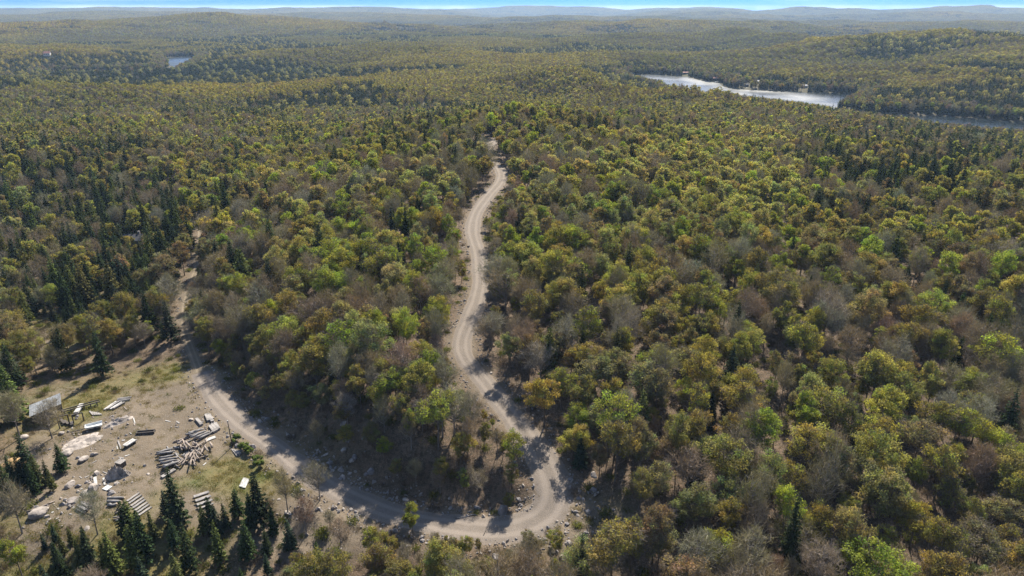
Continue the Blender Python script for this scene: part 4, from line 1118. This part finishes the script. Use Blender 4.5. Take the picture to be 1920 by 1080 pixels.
for i, s in enumerate([(1010, 400, 1070, 470), (1150, 350, 1195, 435), (1120, 350, 1150, 425), (1165, 478, 1212, 552), (1190, 462, 1235, 540), (1222, 450, 1265, 520)]):
    plank(c2(*s[:2]), c2(*s[2:]), .62, .4, .02, 'wood_grey', ['grey beam at the outer corner of the stacked beams, by pale stones', 'grey beam at the far tip of the log yard by the road', 'grey beam across the dark gap at the far tip of the log yard', 'grey beam beside the neat row of logs, first from them', 'grey beam second from the neat row of logs', 'grey beam third from the neat row, on the road side'][i], 'squared beams by the road', 'beam', 'beam')
plank(c2(1115, 640), c2(1225, 597), .9, .12, .02, 'white_board', 'pale white plank between the neat log row and the log pile')
plank(c2(620, 1062), c2(770, 972), .75, .35, .02, 'wood_grey', 'long pale squared plank below the log pile')
for i in range(4):
    plank(c2(1415 + i * 17, 740 + i * 4), c2(1470 + i * 15, 815 - i * 6), .28, .18, .02 + .1 * (i % 2), 'wood_grey', 'short grey post in the little heap beside the green shrubs', 'short posts by the shrubs', 'post', 'post')
# plank stacks: boards one by one
for (A, B, side, n_, g, where) in [
    (c4(620, 440), c4(790, 385), (5, 12), 7, 'boards of the stack among the spruces', 'grey board in the stack among spruces below the grass'),
    (c3(865, 450), c3(960, 505), (9, -9), 5, 'boards of the small stack on the slope', 'grey board in the small stack behind the silvery leafless tree'),
    (c3(1430, 365), c3(1570, 270), (12, 14), 7, 'long boards below the clearing', 'long grey board laid out below the bare yard'),
    (c4(1145, 320), c4(1190, 220), (8, 3), 4, 'white boards on the grass', 'white board in the bright pair lying on the grass')]:
    for i in range(n_):
        mat = 'white_board' if 'white' in where else ('wood_grey', 'log_grey')[i % 2]
        a = (A[0] + side[0] * i / 3.2, A[1] + side[1] * i / 3.2); b = (B[0] + side[0] * i / 3.2, B[1] + side[1] * i / 3.2)
        plank(a, b, .42, .14, .02 + (.28 if 'stack' in where else .05) * (i % 2) + (.2 if 'stack' in where else 0), mat, where, g)
for i in range(9):
    a = c3(1310 + rng.uniform(-40, 60), 470 + i * 17); b = (a[0] + rng.uniform(14, 24), a[1] - rng.uniform(1, 10))
    log(a, b, .05, .13, ('log_bark', 'log_grey')[i % 2], 'brown log in the loose heap under the near spruces', 'logs of the loose heap under the spruces')
for i in range(3):
    log(c3(1215, 330 + 42 * i), c3(1400 - 40 * i, 335 + 36 * i), .02, .24, 'log_grey', ['thick grey log with dark shadow below the debris heap, upper one', 'thick grey log below the debris heap, middle one', 'thick grey log below the debris heap, lower one'][i], 'thick logs below the debris heap')
log(c3(300, 500), c3(620, 365), .02, .14, 'log_bark', 'long thin fallen trunk on the bare bank by spruces', 'fallen trunks')

# sawmill shed: four posts, slanting tin roof, open sides
q = [hit(*c1(395, 430)), hit(*c1(560, 470)), hit(*c1(760, 380)), hit(*c1(600, 340))]
cxy = np.mean([p[:2] for p in q], 0); shed_z = float(zat(*cxy))
SR = math.radians(33)
shed = obj('open_shed', None, loc=(cxy[0] - 1.2, cxy[1] + 1.0, shed_z), rz=SR, label='open timber shed with slanting grey tin roof at the yard corner', category='shed')
tilt = math.radians(-11)
mb = MB(); nx = 14; ca, sa = math.cos(tilt), math.sin(tilt)
for i in range(nx):   # standing seams
    x0 = -2.9 + i * 5.8 / nx; w = 5.8 / nx
    for (u, v, h) in ((x0, x0 + w * .88, 0), (x0 + w * .88, x0 + w, .035)):
        P = [(u, -2.6, h), (v, -2.6, h), (v, 2.6, h), (u, 2.6, h), (u, -2.6, h - .06), (v, -2.6, h - .06), (v, 2.6, h - .06), (u, 2.6, h - .06)]
        mb.add(np.array(P), [(0, 1, 2, 3), (7, 6, 5, 4), (0, 4, 5, 1), (1, 5, 6, 2), (2, 6, 7, 3), (3, 7, 4, 0)])
rf = obj('roof', mb.mesh('roof', [M['roof_tin']]), shed, loc=(0, 0, 3.0)); rf.rotation_euler = (0, tilt, 0)
for sx in (-2.5, 2.5):
    for sy in (-2.2, 2.2):
        h = 2.9 - sx * math.tan(tilt); mb = MB(); mb.box((0, 0, h / 2 - .15), (.18, .18, h + .3)); obj('post', mb.mesh('post', [M['wood_dark']]), shed, loc=(sx, sy, 0))
for sy in (-2.2, 2.2):
    mb = MB(); mb.box((0, 0, 0), (5.4, .12, .22)); b = obj('beam', mb.mesh('beam', [M['wood_dark']]), shed, loc=(0, sy, 2.83)); b.rotation_euler = (0, tilt, 0)
mb = MB(); mb.box((0, 2.3, 1.2), (4.9, .06, 2.6), jit=.01); obj('wall', mb.mesh('wall', [M['wood_dark']]), shed)
mb = MB()                                                                     # saw table inside
mb.box((0, 0, .85), (3.2, 1.0, .12)); [mb.box((a, b, .4), (.12, .12, .8)) for a in (-1.4, 1.4) for b in (-.4, .4)]
obj('saw_bench', mb.mesh('saw_bench', [M['wood_grey']]), loc=(cxy[0] - 1.2, cxy[1] + 1.0, shed_z), rz=SR, label='grey saw bench standing under the tin shed roof', category='bench')


def carriage():   # timber rails on trestles running out of the shed
    a, b = c1(690, 345), c1(1130, 225); c, L, an = seg_world(a, b)
    o = obj('saw_carriage', None, loc=(c[0], c[1], float(zat(c[0], c[1]))), rz=an, label='long dark timber rail track on trestles running out of the tin shed', category='sawmill')
    for s in (-.45, .45):
        mb = MB(); mb.box((0, 0, 0), (L, .16, .22), jit=.01); obj('rail', mb.mesh('rail', [M['wood_dark']]), o, loc=(0, s, .8))
    for i in range(6):
        x = -L / 2 + (i + .5) * L / 6; mb = MB(); mb.box((0, 0, .6), (.16, 1.2, .16)); [mb.box((0, s, .25), (.14, .14, .75)) for s in (-.5, .5)]
        obj('trestle', mb.mesh('trestle', [M['wood_dark']]), o, loc=(x, 0, 0))


carriage()


def frame_post(a, label, h):
    p = hit(*a); mb = MB(); mb.tube([(0, 0, -.3), (0, 0, h)], .13, 6)
    o = obj('timber_frame', None, loc=p, rz=SR, label=label, category='frame')
    obj('post', mb.mesh('post', [M['wood_dark']]), o); mb = MB(); mb.box((0, 0, 0), (1.9, .18, .2)); obj('crossbar', mb.mesh('crossbar', [M['wood_dark']]), o, loc=(-.9, 0, h))
    mb = MB(); mb.tube([(0, 0, -.3), (0, 0, h)], .12, 6); obj('post', mb.mesh('post', [M['wood_dark']]), o, loc=(-1.8, 0, 0))


frame_post(c1(790, 470), 'dark timber gate frame beside the shed roof corner', 2.6)
frame_post(c1(945, 412), 'dark timber gate frame farther out from the shed, by the pale sheet', 1.9)
plank(c1(860, 350), c1(930, 255), .9, .3, .45, 'white_board', 'pale sheet stack leaning on the dark timber rails')
for i in range(4):
    plank(c1(1175 + 34 * i, 300 - 3 * i), c1(1310 + 32 * i, 205 + 4 * i), .38, .3, .02 + .1 * (i % 2), ('white_board', 'wood_grey')[i % 2], ['first long pale beam out from the sawmill rails', 'second long beam out from the sawmill rails', 'third long pale beam out from the sawmill rails', 'fourth long beam out from the sawmill rails'][i], 'long pale beams by the sawmill', 'beam', 'beam')
for i in range(5):
    plank(c1(1010 + 24 * i, 310 + 5 * i), c1(1050 + 24 * i, 360 - 2 * i), .22, .16, .02, 'wood_grey', 'short grey offcut in the row between sheet and pale beams', 'short offcuts by the sawmill', 'offcut', 'offcut')
for i in range(7):
    plank(c1(1330 + rng.uniform(-15, 15), 170 + 6 * i), c1(1470 + rng.uniform(-15, 15), 150 + 6 * i), .25, .16, .02 + .14 * (i % 2), 'log_grey', 'grey board in the shaded stack at the tree edge of the yard', 'boards of the shaded stack')
for i in range(3):
    plank(c1(680 + 45 * i, 400 + 20 * i), c1(730 + 45 * i, 460 + 8 * i), .5, .35, .02, 'wood_dark', 'dark squared block in the row before the shed', 'dark blocks before the shed', 'block', 'block')

# trailer with a pale tray
p = hit(*c1(1065, 500)); a0, L, an = seg_world(c1(800, 525), c1(1130, 450))
tl = obj('trailer', None, loc=p, rz=an, label='small pale boat-shaped trailer with long drawbar on bare dirt', category='trailer')
mb = MB()
for (x0, x1, w0, w1, z0, z1) in ((-1.3, 1.4, .55, .75, .45, .52),): mb.add([(x0, -w0, z0), (x1, -w1, z0), (x1, w1, z0), (x0, w0, z0), (x0, -w0, z1), (x1, -w1, z1), (x1, w1, z1), (x0, w0, z1)], [(3, 2, 1, 0), (4, 5, 6, 7), (0, 1, 5, 4), (1, 2, 6, 5), (2, 3, 7, 6), (3, 0, 4, 7)])
for s in (-1, 1): mb.add([(-1.3, s * .55, .5), (1.4, s * .75, .5), (1.5, s * .9, .95), (-1.5, s * .68, .95), (-1.3, s * .6, .5), (1.4, s * .8, .5), (1.5, s * .96, .95), (-1.5, s * .74, .95)], [(0, 1, 2, 3), (7, 6, 5, 4), (3, 2, 6, 7), (0, 3, 7, 4), (1, 5, 6, 2), (0, 4, 5, 1)])
mb.add([(-1.3, -.55, .5), (-1.3, .55, .5), (-1.5, .68, .95), (-1.5, -.68, .95), (-1.36, -.55, .5), (-1.36, .55, .5), (-1.56, .68, .95), (-1.56, -.68, .95)], [(0, 1, 2, 3), (7, 6, 5, 4), (3, 2, 6, 7), (0, 3, 7, 4), (1, 5, 6, 2), (0, 4, 5, 1)])
obj('tray', mb.mesh('tray', [M['hull']]), tl)
mb = MB(); mb.tube([(-1.4, 0, .45), (-4.2, 0, .35)], .08, 6); obj('drawbar', mb.mesh('drawbar', [M['wood_dark']]), tl)
for s in (-1, 1):
    mb = MB(); mb.tube([(0, -.09, 0), (0, .09, 0)], .33, 14); obj('wheel', mb.mesh('wheel', [M['rubber']]), tl, loc=(.2, s * .95, .33))

# trough: two long dark sides with a hollow between
c, L, an = seg_world(c1(1535, 560), c1(1745, 548)); tg = obj('feed_trough', None, loc=(c[0], c[1], float(zat(c[0], c[1]))), rz=an, label='long dark hollow wooden trough alone on the open dirt', category='trough')
for s in (-.4, .4):
    mb = MB(); mb.box((0, 0, .28), (L, .16, .5), jit=.01); obj('side_board', mb.mesh('side_board', [M['wood_dark']]), tg, loc=(0, s, 0))
mb = MB(); mb.box((0, 0, .12), (L - .1, .62, .1)); obj('bottom_board', mb.mesh('bottom_board', [M['wood_grey']]), tg)
for s in (-1, 1):
    mb = MB(); mb.box((0, 0, .27), (.12, .62, .4)); obj('end_board', mb.mesh('end_board', [M['wood_dark']]), tg, loc=(s * (L / 2 - .12), 0, 0))

# crate, white bundle, debris heap, sand heap, pole
p = hit(*c1(1365, 925)); cr = obj('wooden_crate', None, loc=p, rz=math.radians(-20), label='grey wooden crate with slatted lid on the yard dirt', category='crate')
mb = MB(); mb.box((0, 0, .5), (1.35, 1.15, 1.0), jit=.01); obj('body', mb.mesh('body', [M['wood_dark']]), cr)
mb = MB(); [mb.box((0, -.55 + .22 * i, 1.05), (1.5, .19, .08), jit=.008) for i in range(6)]; obj('lid', mb.mesh('lid', [M['wood_grey']]), cr)
p = hit(*c1(1465, 690)); wb = obj('board_bundle', None, loc=p, rz=math.radians(68), label='upright bundle of white boards on bearers near the trough', category='bundle')
mb = MB(); [mb.box((rng.uniform(-.2, .2), -.42 + .21 * i, .62 + .05 * (i % 2)), (2.3, .19, .2), jit=.015) for i in range(5)]; obj('boards', mb.mesh('boards', [M['white_board']]), wb)
for s in (-.8, .8):
    mb = MB(); mb.box((0, 0, .25), (.16, 1.1, .52)); obj('bearer', mb.mesh('bearer', [M['wood_dark']]), wb, loc=(s, 0, 0))
plank(c1(1330, 640), c1(1362, 735), .25, .16, .02, 'wood_grey', 'short brown board lying beside the white bundle')
plank(c1(1503, 385), c1(1520, 450), .22, .08, .02, 'white_board', 'small white stick on the dirt above the trough')
plank(c3(1070, 90), c3(1080, 190), .5, .1, .02, 'white_board', 'first white board beside the debris heap'); plank(c3(1165, 100), c3(1180, 180), .3, .1, .02, 'white_board', 'second narrower white board beside the debris heap')
plank(c3(1175, 235), c3(1240, 190), 1.1, .12, .02, 'hull', 'pale square sheet lying under the white boards', None, 'sheet', 'sheet')


def heap(name, a, size, h, mat, label, cat, seed, lev=4, amp=.35):
    r = np.random.default_rng(seed); p = hit(*a); bm = bmesh.new(); bmesh.ops.create_grid(bm, x_segments=26, y_segments=26, size=1)
    for v in bm.verts:
        q = math.hypot(v.co.x, v.co.y); e = max(0, 1 - q ** 1.6) if q < 1 else 0
        nz = float(vnoise(np.array(v.co.x * lev + seed), np.array(v.co.y * lev))) + .5 * float(vnoise(np.array(v.co.x * lev * 2.5 + seed), np.array(v.co.y * lev * 2.5)))
        v.co.z = e * h * (1 + amp * nz) - (.25 if e == 0 else .06); v.co.x *= size[0]; v.co.y *= size[1]
    me = D.meshes.new(name); bm.to_mesh(me); bm.free(); me.materials.append(M[mat]); o = obj(name, me, loc=p, rz=float(r.uniform(0, 1)), label=label, category=cat); return o


heap('sand_heap', c1(175, 900), (2.6, 2.0), 1.3, 'sand', 'orange sand heap by the lane at the clearing edge', 'sand heap', 11, 2, .15)
heap('debris_heap', c3(1330, 70), (2.3, 1.2), 1.5, 'rock', 'grey white debris heap with a deep shadow in the yard', 'debris heap', 12, 6, .8)
heap('rock_outcrop', c1(950, 640), (4.2, 2.6), .45, 'rock', 'large flat pinkish rock slab in the middle of the yard', 'rock', 13, 3, .6)
heap('rock_outcrop', c1(1330, 430), (3.2, 1.3), .7, 'rock', 'pale rock slab above the brown dead grass, near the trailer', 'rock', 14, 3, .7)
for i, (px, py, s, lab) in enumerate([(*c3(1050, 240), 1.5, 'big rounded boulder with dark shadow below the debris heap'), (*c3(985, 270), .9, 'pale boulder leaning on the big rounded boulder'), (*c3(790, 180), .9, 'pale boulder by the small spruces at the bare bank'), (*c3(820, 365), 1.0, 'flat boulder between the fallen trunk and the thick logs'), (*c3(440, 510), 1.5, 'wide low boulder under the long fallen trunk'), (*c1(760, 780), 1.0, 'pale boulder beside the small lone spruce'), (*c1(940, 860), 1.0, 'whitish boulder on the dirt above the crate'), (*c1(1060, 800), .7, 'small whitish boulder above the crate'), (*c1(700, 560), .6, 'small pale stone in front of the shed'), (*c2(950, 405), .5, 'white stone by the grey beams'), (*c2(465, 1015), .35, 'white stone on the dirt near the long plank'), (*c1(270, 610), .9, 'pale boulder by the lane under the leafless tree')]):
    p = hit(px, py); o = obj('boulder', stone_mesh('boulder', np.random.default_rng(900 + i), s, .6, 'rock', 3), loc=(p[0], p[1], p[2] + s * .18), label=lab, category='boulder', group='boulders of the clearing')
    o.rotation_euler = (0, 0, float(rng.uniform(0, 6)))
p = hit(*c2(1415, 702)); o = obj('wooden_pole', None, loc=p, label='slim upright wooden pole with pale top beside the log yard', category='pole')
mb = MB(); mb.tube([(0, 0, -.3), (-.05, 0, 2.8), (-.12, .05, 5.6)], [.1, .09, .075], 7); obj('shaft', mb.mesh('shaft', [M['wood_dark']], True), o); mb = MB(); mb.tube([(0, 0, 0), (0, 0, .2)], .13, 8); obj('cap', mb.mesh('cap', [M['white_board']]), o, loc=(-.12, .05, 5.58))
for i in range(46):   # scraps strewn about the yard
    cx, cy = [(150, 800), (230, 850), (190, 900), (300, 800), (230, 770), (370, 860), (120, 950)][i % 7]; cx += rng.normal(0, 26); cy += rng.normal(0, 14); a_ = rng.uniform(0, PI); l_ = rng.uniform(4, 11)
    plank((cx, cy), (cx + l_ * math.cos(a_), cy + l_ * .6 * math.sin(a_)), float(rng.uniform(.12, .3)), .07, .01, ('wood_grey', 'log_grey', 'log_bark', 'white_board', 'wood_dark')[int(rng.integers(5))], 'small weathered scrap board strewn loose on the yard dirt', 'scrap boards strewn about the yard', 'scrap_board', 'scrap board')
# shrubs by the road ditch
for i, (px, py, s, lab) in enumerate([(*c2(1470, 650), .75, 'first green shrub beside the pole'), (*c2(1540, 740), .85, 'second green shrub along the road ditch'), (*c2(1590, 790), .9, 'third green shrub along the road ditch'), (*c2(1680, 890), .8, 'fourth green shrub along the road ditch'), (*c2(1730, 940), .75, 'fifth green shrub, last along the ditch by the grass')]):
    r = np.random.default_rng(950 + i); p = hit(px, py); n = 700; k = 9; cl = r.normal(0, .55, (k, 3)) * [1, 1, .5] + [0, 0, 1.3]; ii = r.integers(0, k, n); d = unit(r.normal(size=(n, 3))); c = cl[ii] + d * .55 * r.random((n, 1)) ** .4
    o = obj('green_shrub', None, loc=p, label=lab, category='shrub', group='green shrubs along the ditch'); o.scale = (s,) * 3
    cr_ = obj('foliage', fast_mesh('foliage', leaf_quads(c, unit(d + [0, 0, .5]), np.full(n, .17), r), r.uniform(.75, 1.25, (n, 1)) * np.ones((1, 3)), [M['needle']]), o); cr_['tint'] = [.075, .1, .025]
    mb = MB(); [mb.tube([(0, 0, -.2), q * .9], [.05, .02], 4) for q in cl[:5]]; st = obj('stem', mb.mesh('stem', [M['bark']]), o)
# fallen sticks on the hairpin
log((853, 974), (895, 965), .02, .09, 'log_grey', 'fallen pale stick on the inner verge of the lower road', 'fallen trunks')
log((906, 1005), (921, 972), .02, .06, 'wood_dark', 'thin dark stick lying across the hairpin gravel', 'fallen trunks')

# ------------------------------------------------------------------ far houses, docks and boats
def house(name, px, py, w, dpt, h, rise, wall, roof, rz, label, cat, chimney=False):
    p = HP[HOUSE_PX.index((px, py))]; p = (p[0], p[1], max(LAKE_Z + .6, float(zat(p[0], p[1])))); o = obj(name, None, loc=(p[0], p[1], p[2] - .3), rz=rz, label=label, category=cat)
    if px > 600 or py < 130: w, dpt, h, rise = w * .7, dpt * .7, h * .75, rise * .7
    mb = MB(); mb.box((0, 0, h / 2 - .4), (w, dpt, h + .8)); mb.add([(-w / 2, -dpt / 2, h), (-w / 2, dpt / 2, h), (-w / 2, 0, h + rise), (w / 2, -dpt / 2, h), (w / 2, dpt / 2, h), (w / 2, 0, h + rise)], [(0, 1, 2), (5, 4, 3)])
    obj('wall', mb.mesh('wall', [M[wall]]), o)
    mb = MB(); e = .5
    for s in (-1, 1):
        k = (dpt / 2 + e) / (dpt / 2); y1 = s * dpt / 2 * k; z1 = h + rise - rise * k
        mb.add([(-w / 2 - e, 0, h + rise + .05), (w / 2 + e, 0, h + rise + .05), (w / 2 + e, y1, z1 + .05), (-w / 2 - e, y1, z1 + .05), (-w / 2 - e, 0, h + rise + .25), (w / 2 + e, 0, h + rise + .25), (w / 2 + e, y1, z1 + .25), (-w / 2 - e, y1, z1 + .25)], [(0, 1, 2, 3), (7, 6, 5, 4), (0, 4, 5, 1), (1, 5, 6, 2), (2, 6, 7, 3), (3, 7, 4, 0)] if s > 0 else [(3, 2, 1, 0), (4, 5, 6, 7), (1, 5, 4, 0), (2, 6, 5, 1), (3, 7, 6, 2), (0, 4, 7, 3)])
    rf = obj('roof', mb.mesh('roof', [M[roof]]), o)
    if chimney:
        mb = MB(); mb.box((w * .2, dpt * .12, h + rise + .3), (.7, .7, 1.6)); obj('chimney', mb.mesh('chimney', [M['rock_dark']]), rf)
    for i in range(3):
        mb = MB(); mb.box((0, 0, 0), (w * .16, .06, 1.2)); obj('window', mb.mesh('window', [M['glass']]), o, loc=(-w * .3 + i * w * .3, -dpt / 2 - .03, h * .55))
    return o


house('lakeside_cottage', 1341, 150.5, 12, 7, 4.5, 2.5, 'wall_brown', 'roof_red', .1, 'reddish cottage on the far lake shore by the dock', 'cottage')
house('lakeside_cottage', 1419, 156, 7, 6, 4, 2, 'wall_brown', 'roof_pale', -.1, 'small white roofed cottage in dark trees above the far lake shore', 'cottage')
house('lakeside_cottage', 1400, 162, 6, 5, 3.5, 1.8, 'wall_brown', 'roof_dark', .2, 'small brown cottage by the far lake shore, before the white roofed one', 'cottage')
house('lakeside_cottage', 1508, 164, 11, 6, 3.6, 2, 'wall_pale', 'roof_pale', 0, 'long pale cottage behind trees on the far lake shore', 'cottage')
house('boathouse', 1285, 138.5, 14, 6, 3.2, 1.8, 'wall_brown', 'roof_red', .15, 'low boathouse at the head of the lake bay', 'boathouse')
house('hillside_house', 89, 104, 16, 10, 6, 4, 'wall_pale', 'roof_red', .2, 'white and orange house alone on the far wooded hillside', 'house')
house('hillside_house', 272, 124, 9, 7, 4, 2, 'wall_pale', 'roof_pale', 0, 'tiny white house in trees by the small lake', 'house')
house('hillside_house', 306, 101, 9, 7, 4, 2, 'wall_pale', 'roof_pale', .3, 'tiny white house above the end of the small lake', 'house')
house('forest_cabin', 254, 462, 9.5, 5, 3.4, 1.4, 'wall_brown', 'roof_dark', .05, 'dark roofed cabin hidden among spruces in the hollow', 'cabin', True)
house('forest_cabin', 548, 220, 17, 8, 5, 3, 'wall_brown', 'roof_dark', -.25, 'large dark roofed cabin in the woods on the far slope', 'cabin')


def floating(name, px, py, size, label, cat, mat):
    x, y = at_z(px, py, LAKE_Z + .3); o = obj(name, None, loc=(float(x), float(y), LAKE_Z), label=label, category=cat, rz=.05)
    return o


d = floating('dock', 1336, 153.2, 0, 'pale dock before the reddish cottage', 'dock', 0); mb = MB(); mb.box((0, 0, .45), (24, 3, .25)); obj('deck', mb.mesh('deck', [M['white_board']]), d)
for s in (-10, 0, 10):
    mb = MB(); mb.tube([(0, 0, -2), (0, 0, .7)], .2, 6); obj('pile', mb.mesh('pile', [M['wood_dark']]), d, loc=(s, -1.2, 0))
for px, py, lab in [(1597, 173.6, 'pale motor boat near the wooded point of the lake'), (1399, 166.5, 'white boat moored below the brown cottage'), (1420, 167.5, 'white boat moored below the white roofed cottage'), (1342, 154.5, 'white boat beside the pale dock'), (1557, 168.5, 'small white boat under the far shore trees')]:
    b = floating('motor_boat', px, py, 0, lab, 'boat', 0); b['group'] = 'boats on the lake'
    L = 6.0; mb = MB(); st = [(-3, .9, .9), (-1, 1.1, .9), (1, 1.05, 1.0), (2.4, .55, 1.1), (3.2, .05, 1.2)]
    V = []
    for (x_, w_, h_) in st: V += [(x_, -w_, h_), (x_, -w_ * .6, -.2), (x_, w_ * .6, -.2), (x_, w_, h_)]
    fs = [(i * 4 + j, i * 4 + j + 1, (i + 1) * 4 + j + 1, (i + 1) * 4 + j) for i in range(4) for j in range(3)] + [(0, 3, 2, 1)] + [(i * 4, (i + 1) * 4, (i + 1) * 4 + 3, i * 4 + 3) for i in range(4)]
    mb.add(V, fs); obj('hull', mb.mesh('hull', [M['white_board']]), b)
    mb = MB(); mb.box((.2, 0, 1.3), (1.6, 1.4, .8)); obj('cabin', mb.mesh('cabin', [M['hull']]), b)

# ------------------------------------------------------------------ air
ZTOP = max(CAMZ, float(gz.max()) + 14) + 4
me = MB(); me.box((0, 5500, ZTOP / 2 - 20), (34000, 24500, ZTOP + 40)); hz = obj('haze', me.mesh('haze', []), kind='stuff')
m = D.materials.new('haze_air'); m.use_nodes = True; nt = m.node_tree; nt.nodes.clear(); out = nt.nodes.new('ShaderNodeOutputMaterial'); v = nt.nodes.new('ShaderNodeVolumePrincipled')
v.inputs['Color'].default_value = (.5, .71, 1.0, 1); v.inputs['Density'].default_value = HAZE if 'HAZE' in globals() else 6e-5; v.inputs['Anisotropy'].default_value = .1
nt.links.new(v.outputs[0], out.inputs['Volume']); hz.data.materials.append(m)

# ------------------------------------------------------------------ light
SAZ, SEL = math.radians(15), math.radians(45)
from mathutils import Vector
sd = Vector((math.sin(SAZ) * math.cos(SEL), math.cos(SAZ) * math.cos(SEL), math.sin(SEL)))
sl = D.lights.new('sun', 'SUN'); so = D.objects.new('sun', sl); C.objects.link(so); so.rotation_euler = sd.to_track_quat('Z', 'Y').to_euler()
sl.energy = 5.0; sl.angle = math.radians(.53); sl.color = (1, .93, .8)
w = D.worlds.new('World'); sc.world = w; w.use_nodes = True; nt = w.node_tree; n = N(nt); bg = nt.nodes['Background']
sky = nt.nodes.new('ShaderNodeTexSky'); sky.sky_type = 'NISHITA'; sky.sun_disc = False; sky.sun_elevation = SEL; sky.sun_rotation = SAZ; sky.ozone_density = 3.0; sky.dust_density = .3; sky.air_density = 1.0
tc = nt.nodes.new('ShaderNodeTexCoord'); ad = nt.nodes.new('ShaderNodeVectorMath'); ad.operation = 'ADD'; ad.inputs[1].default_value = (0, 0, .42); nt.links.new(tc.outputs['Generated'], ad.inputs[0])
no = nt.nodes.new('ShaderNodeVectorMath'); no.operation = 'NORMALIZE'; nt.links.new(ad.outputs[0], no.inputs[0]); nt.links.new(no.outputs[0], sky.inputs['Vector'])
sx = nt.nodes.new('ShaderNodeSeparateXYZ'); nt.links.new(tc.outputs['Generated'], sx.inputs[0])
mp = nt.nodes.new('ShaderNodeMapping'); mp.inputs['Scale'].default_value = (2.2, 2.2, 30); nt.links.new(tc.outputs['Generated'], mp.inputs[0])
cn_ = n.ramp(n.noise(1.0, 5, mp.outputs[0], .6), .5, .78); mu = n('Math', operation='MULTIPLY', i_0=cn_, i_1=.7)
cl = nt.nodes.new('ShaderNodeMix'); cl.data_type = 'RGBA'; nt.links.new(mu.outputs[0], cl.inputs[0]); cl.inputs[7].default_value = (5.5, 6.3, 7.0, 1)
mr = nt.nodes.new('ShaderNodeMapRange'); nt.links.new(sx.outputs[2], mr.inputs[0]); mr.inputs[1].default_value = .03; mr.inputs[2].default_value = .1
nt.links.new(n.mix(1.0, sky.outputs[0], n.mix(mr.outputs[0], (.2, .58, 1.2), (1, 1, 1)), 'MULTIPLY'), cl.inputs[6]); # a thin white fringe added to the sky along the skyline
lo = nt.nodes.new('ShaderNodeMapRange'); nt.links.new(sx.outputs[2], lo.inputs[0]); lo.inputs[1].default_value = .0055; lo.inputs[2].default_value = .0015
nb = n.ramp(n.noise(9.0, 4, tc.outputs['Generated']), .4, .62); lb = n('Math', operation='MULTIPLY'); nt.links.new(lo.outputs[0], lb.inputs[0]); nt.links.new(nb, lb.inputs[1])
nt.links.new(n.mix(lb.outputs[0], cl.outputs[2], (5.2, 5.8, 6.3)), bg.inputs['Color']); bg.inputs['Strength'].default_value = .09

sc.view_settings.view_transform = 'Standard'; sc.view_settings.look = 'None'; sc.view_settings.exposure = 1.36; sc.view_settings.gamma = 1
cy = sc.cycles; cy.max_bounces = 6; cy.diffuse_bounces = 3; cy.glossy_bounces = 2; cy.transmission_bounces = 3; cy.transparent_max_bounces = 4; cy.volume_bounces = 0
cy.use_denoising = True; cy.denoiser = 'OPENIMAGEDENOISE'; cy.denoising_input_passes = 'RGB_ALBEDO_NORMAL'; cy.denoising_prefilter = 'NONE'; cy.sample_clamp_indirect = 4; cy.caustics_reflective = False; cy.caustics_refractive = False
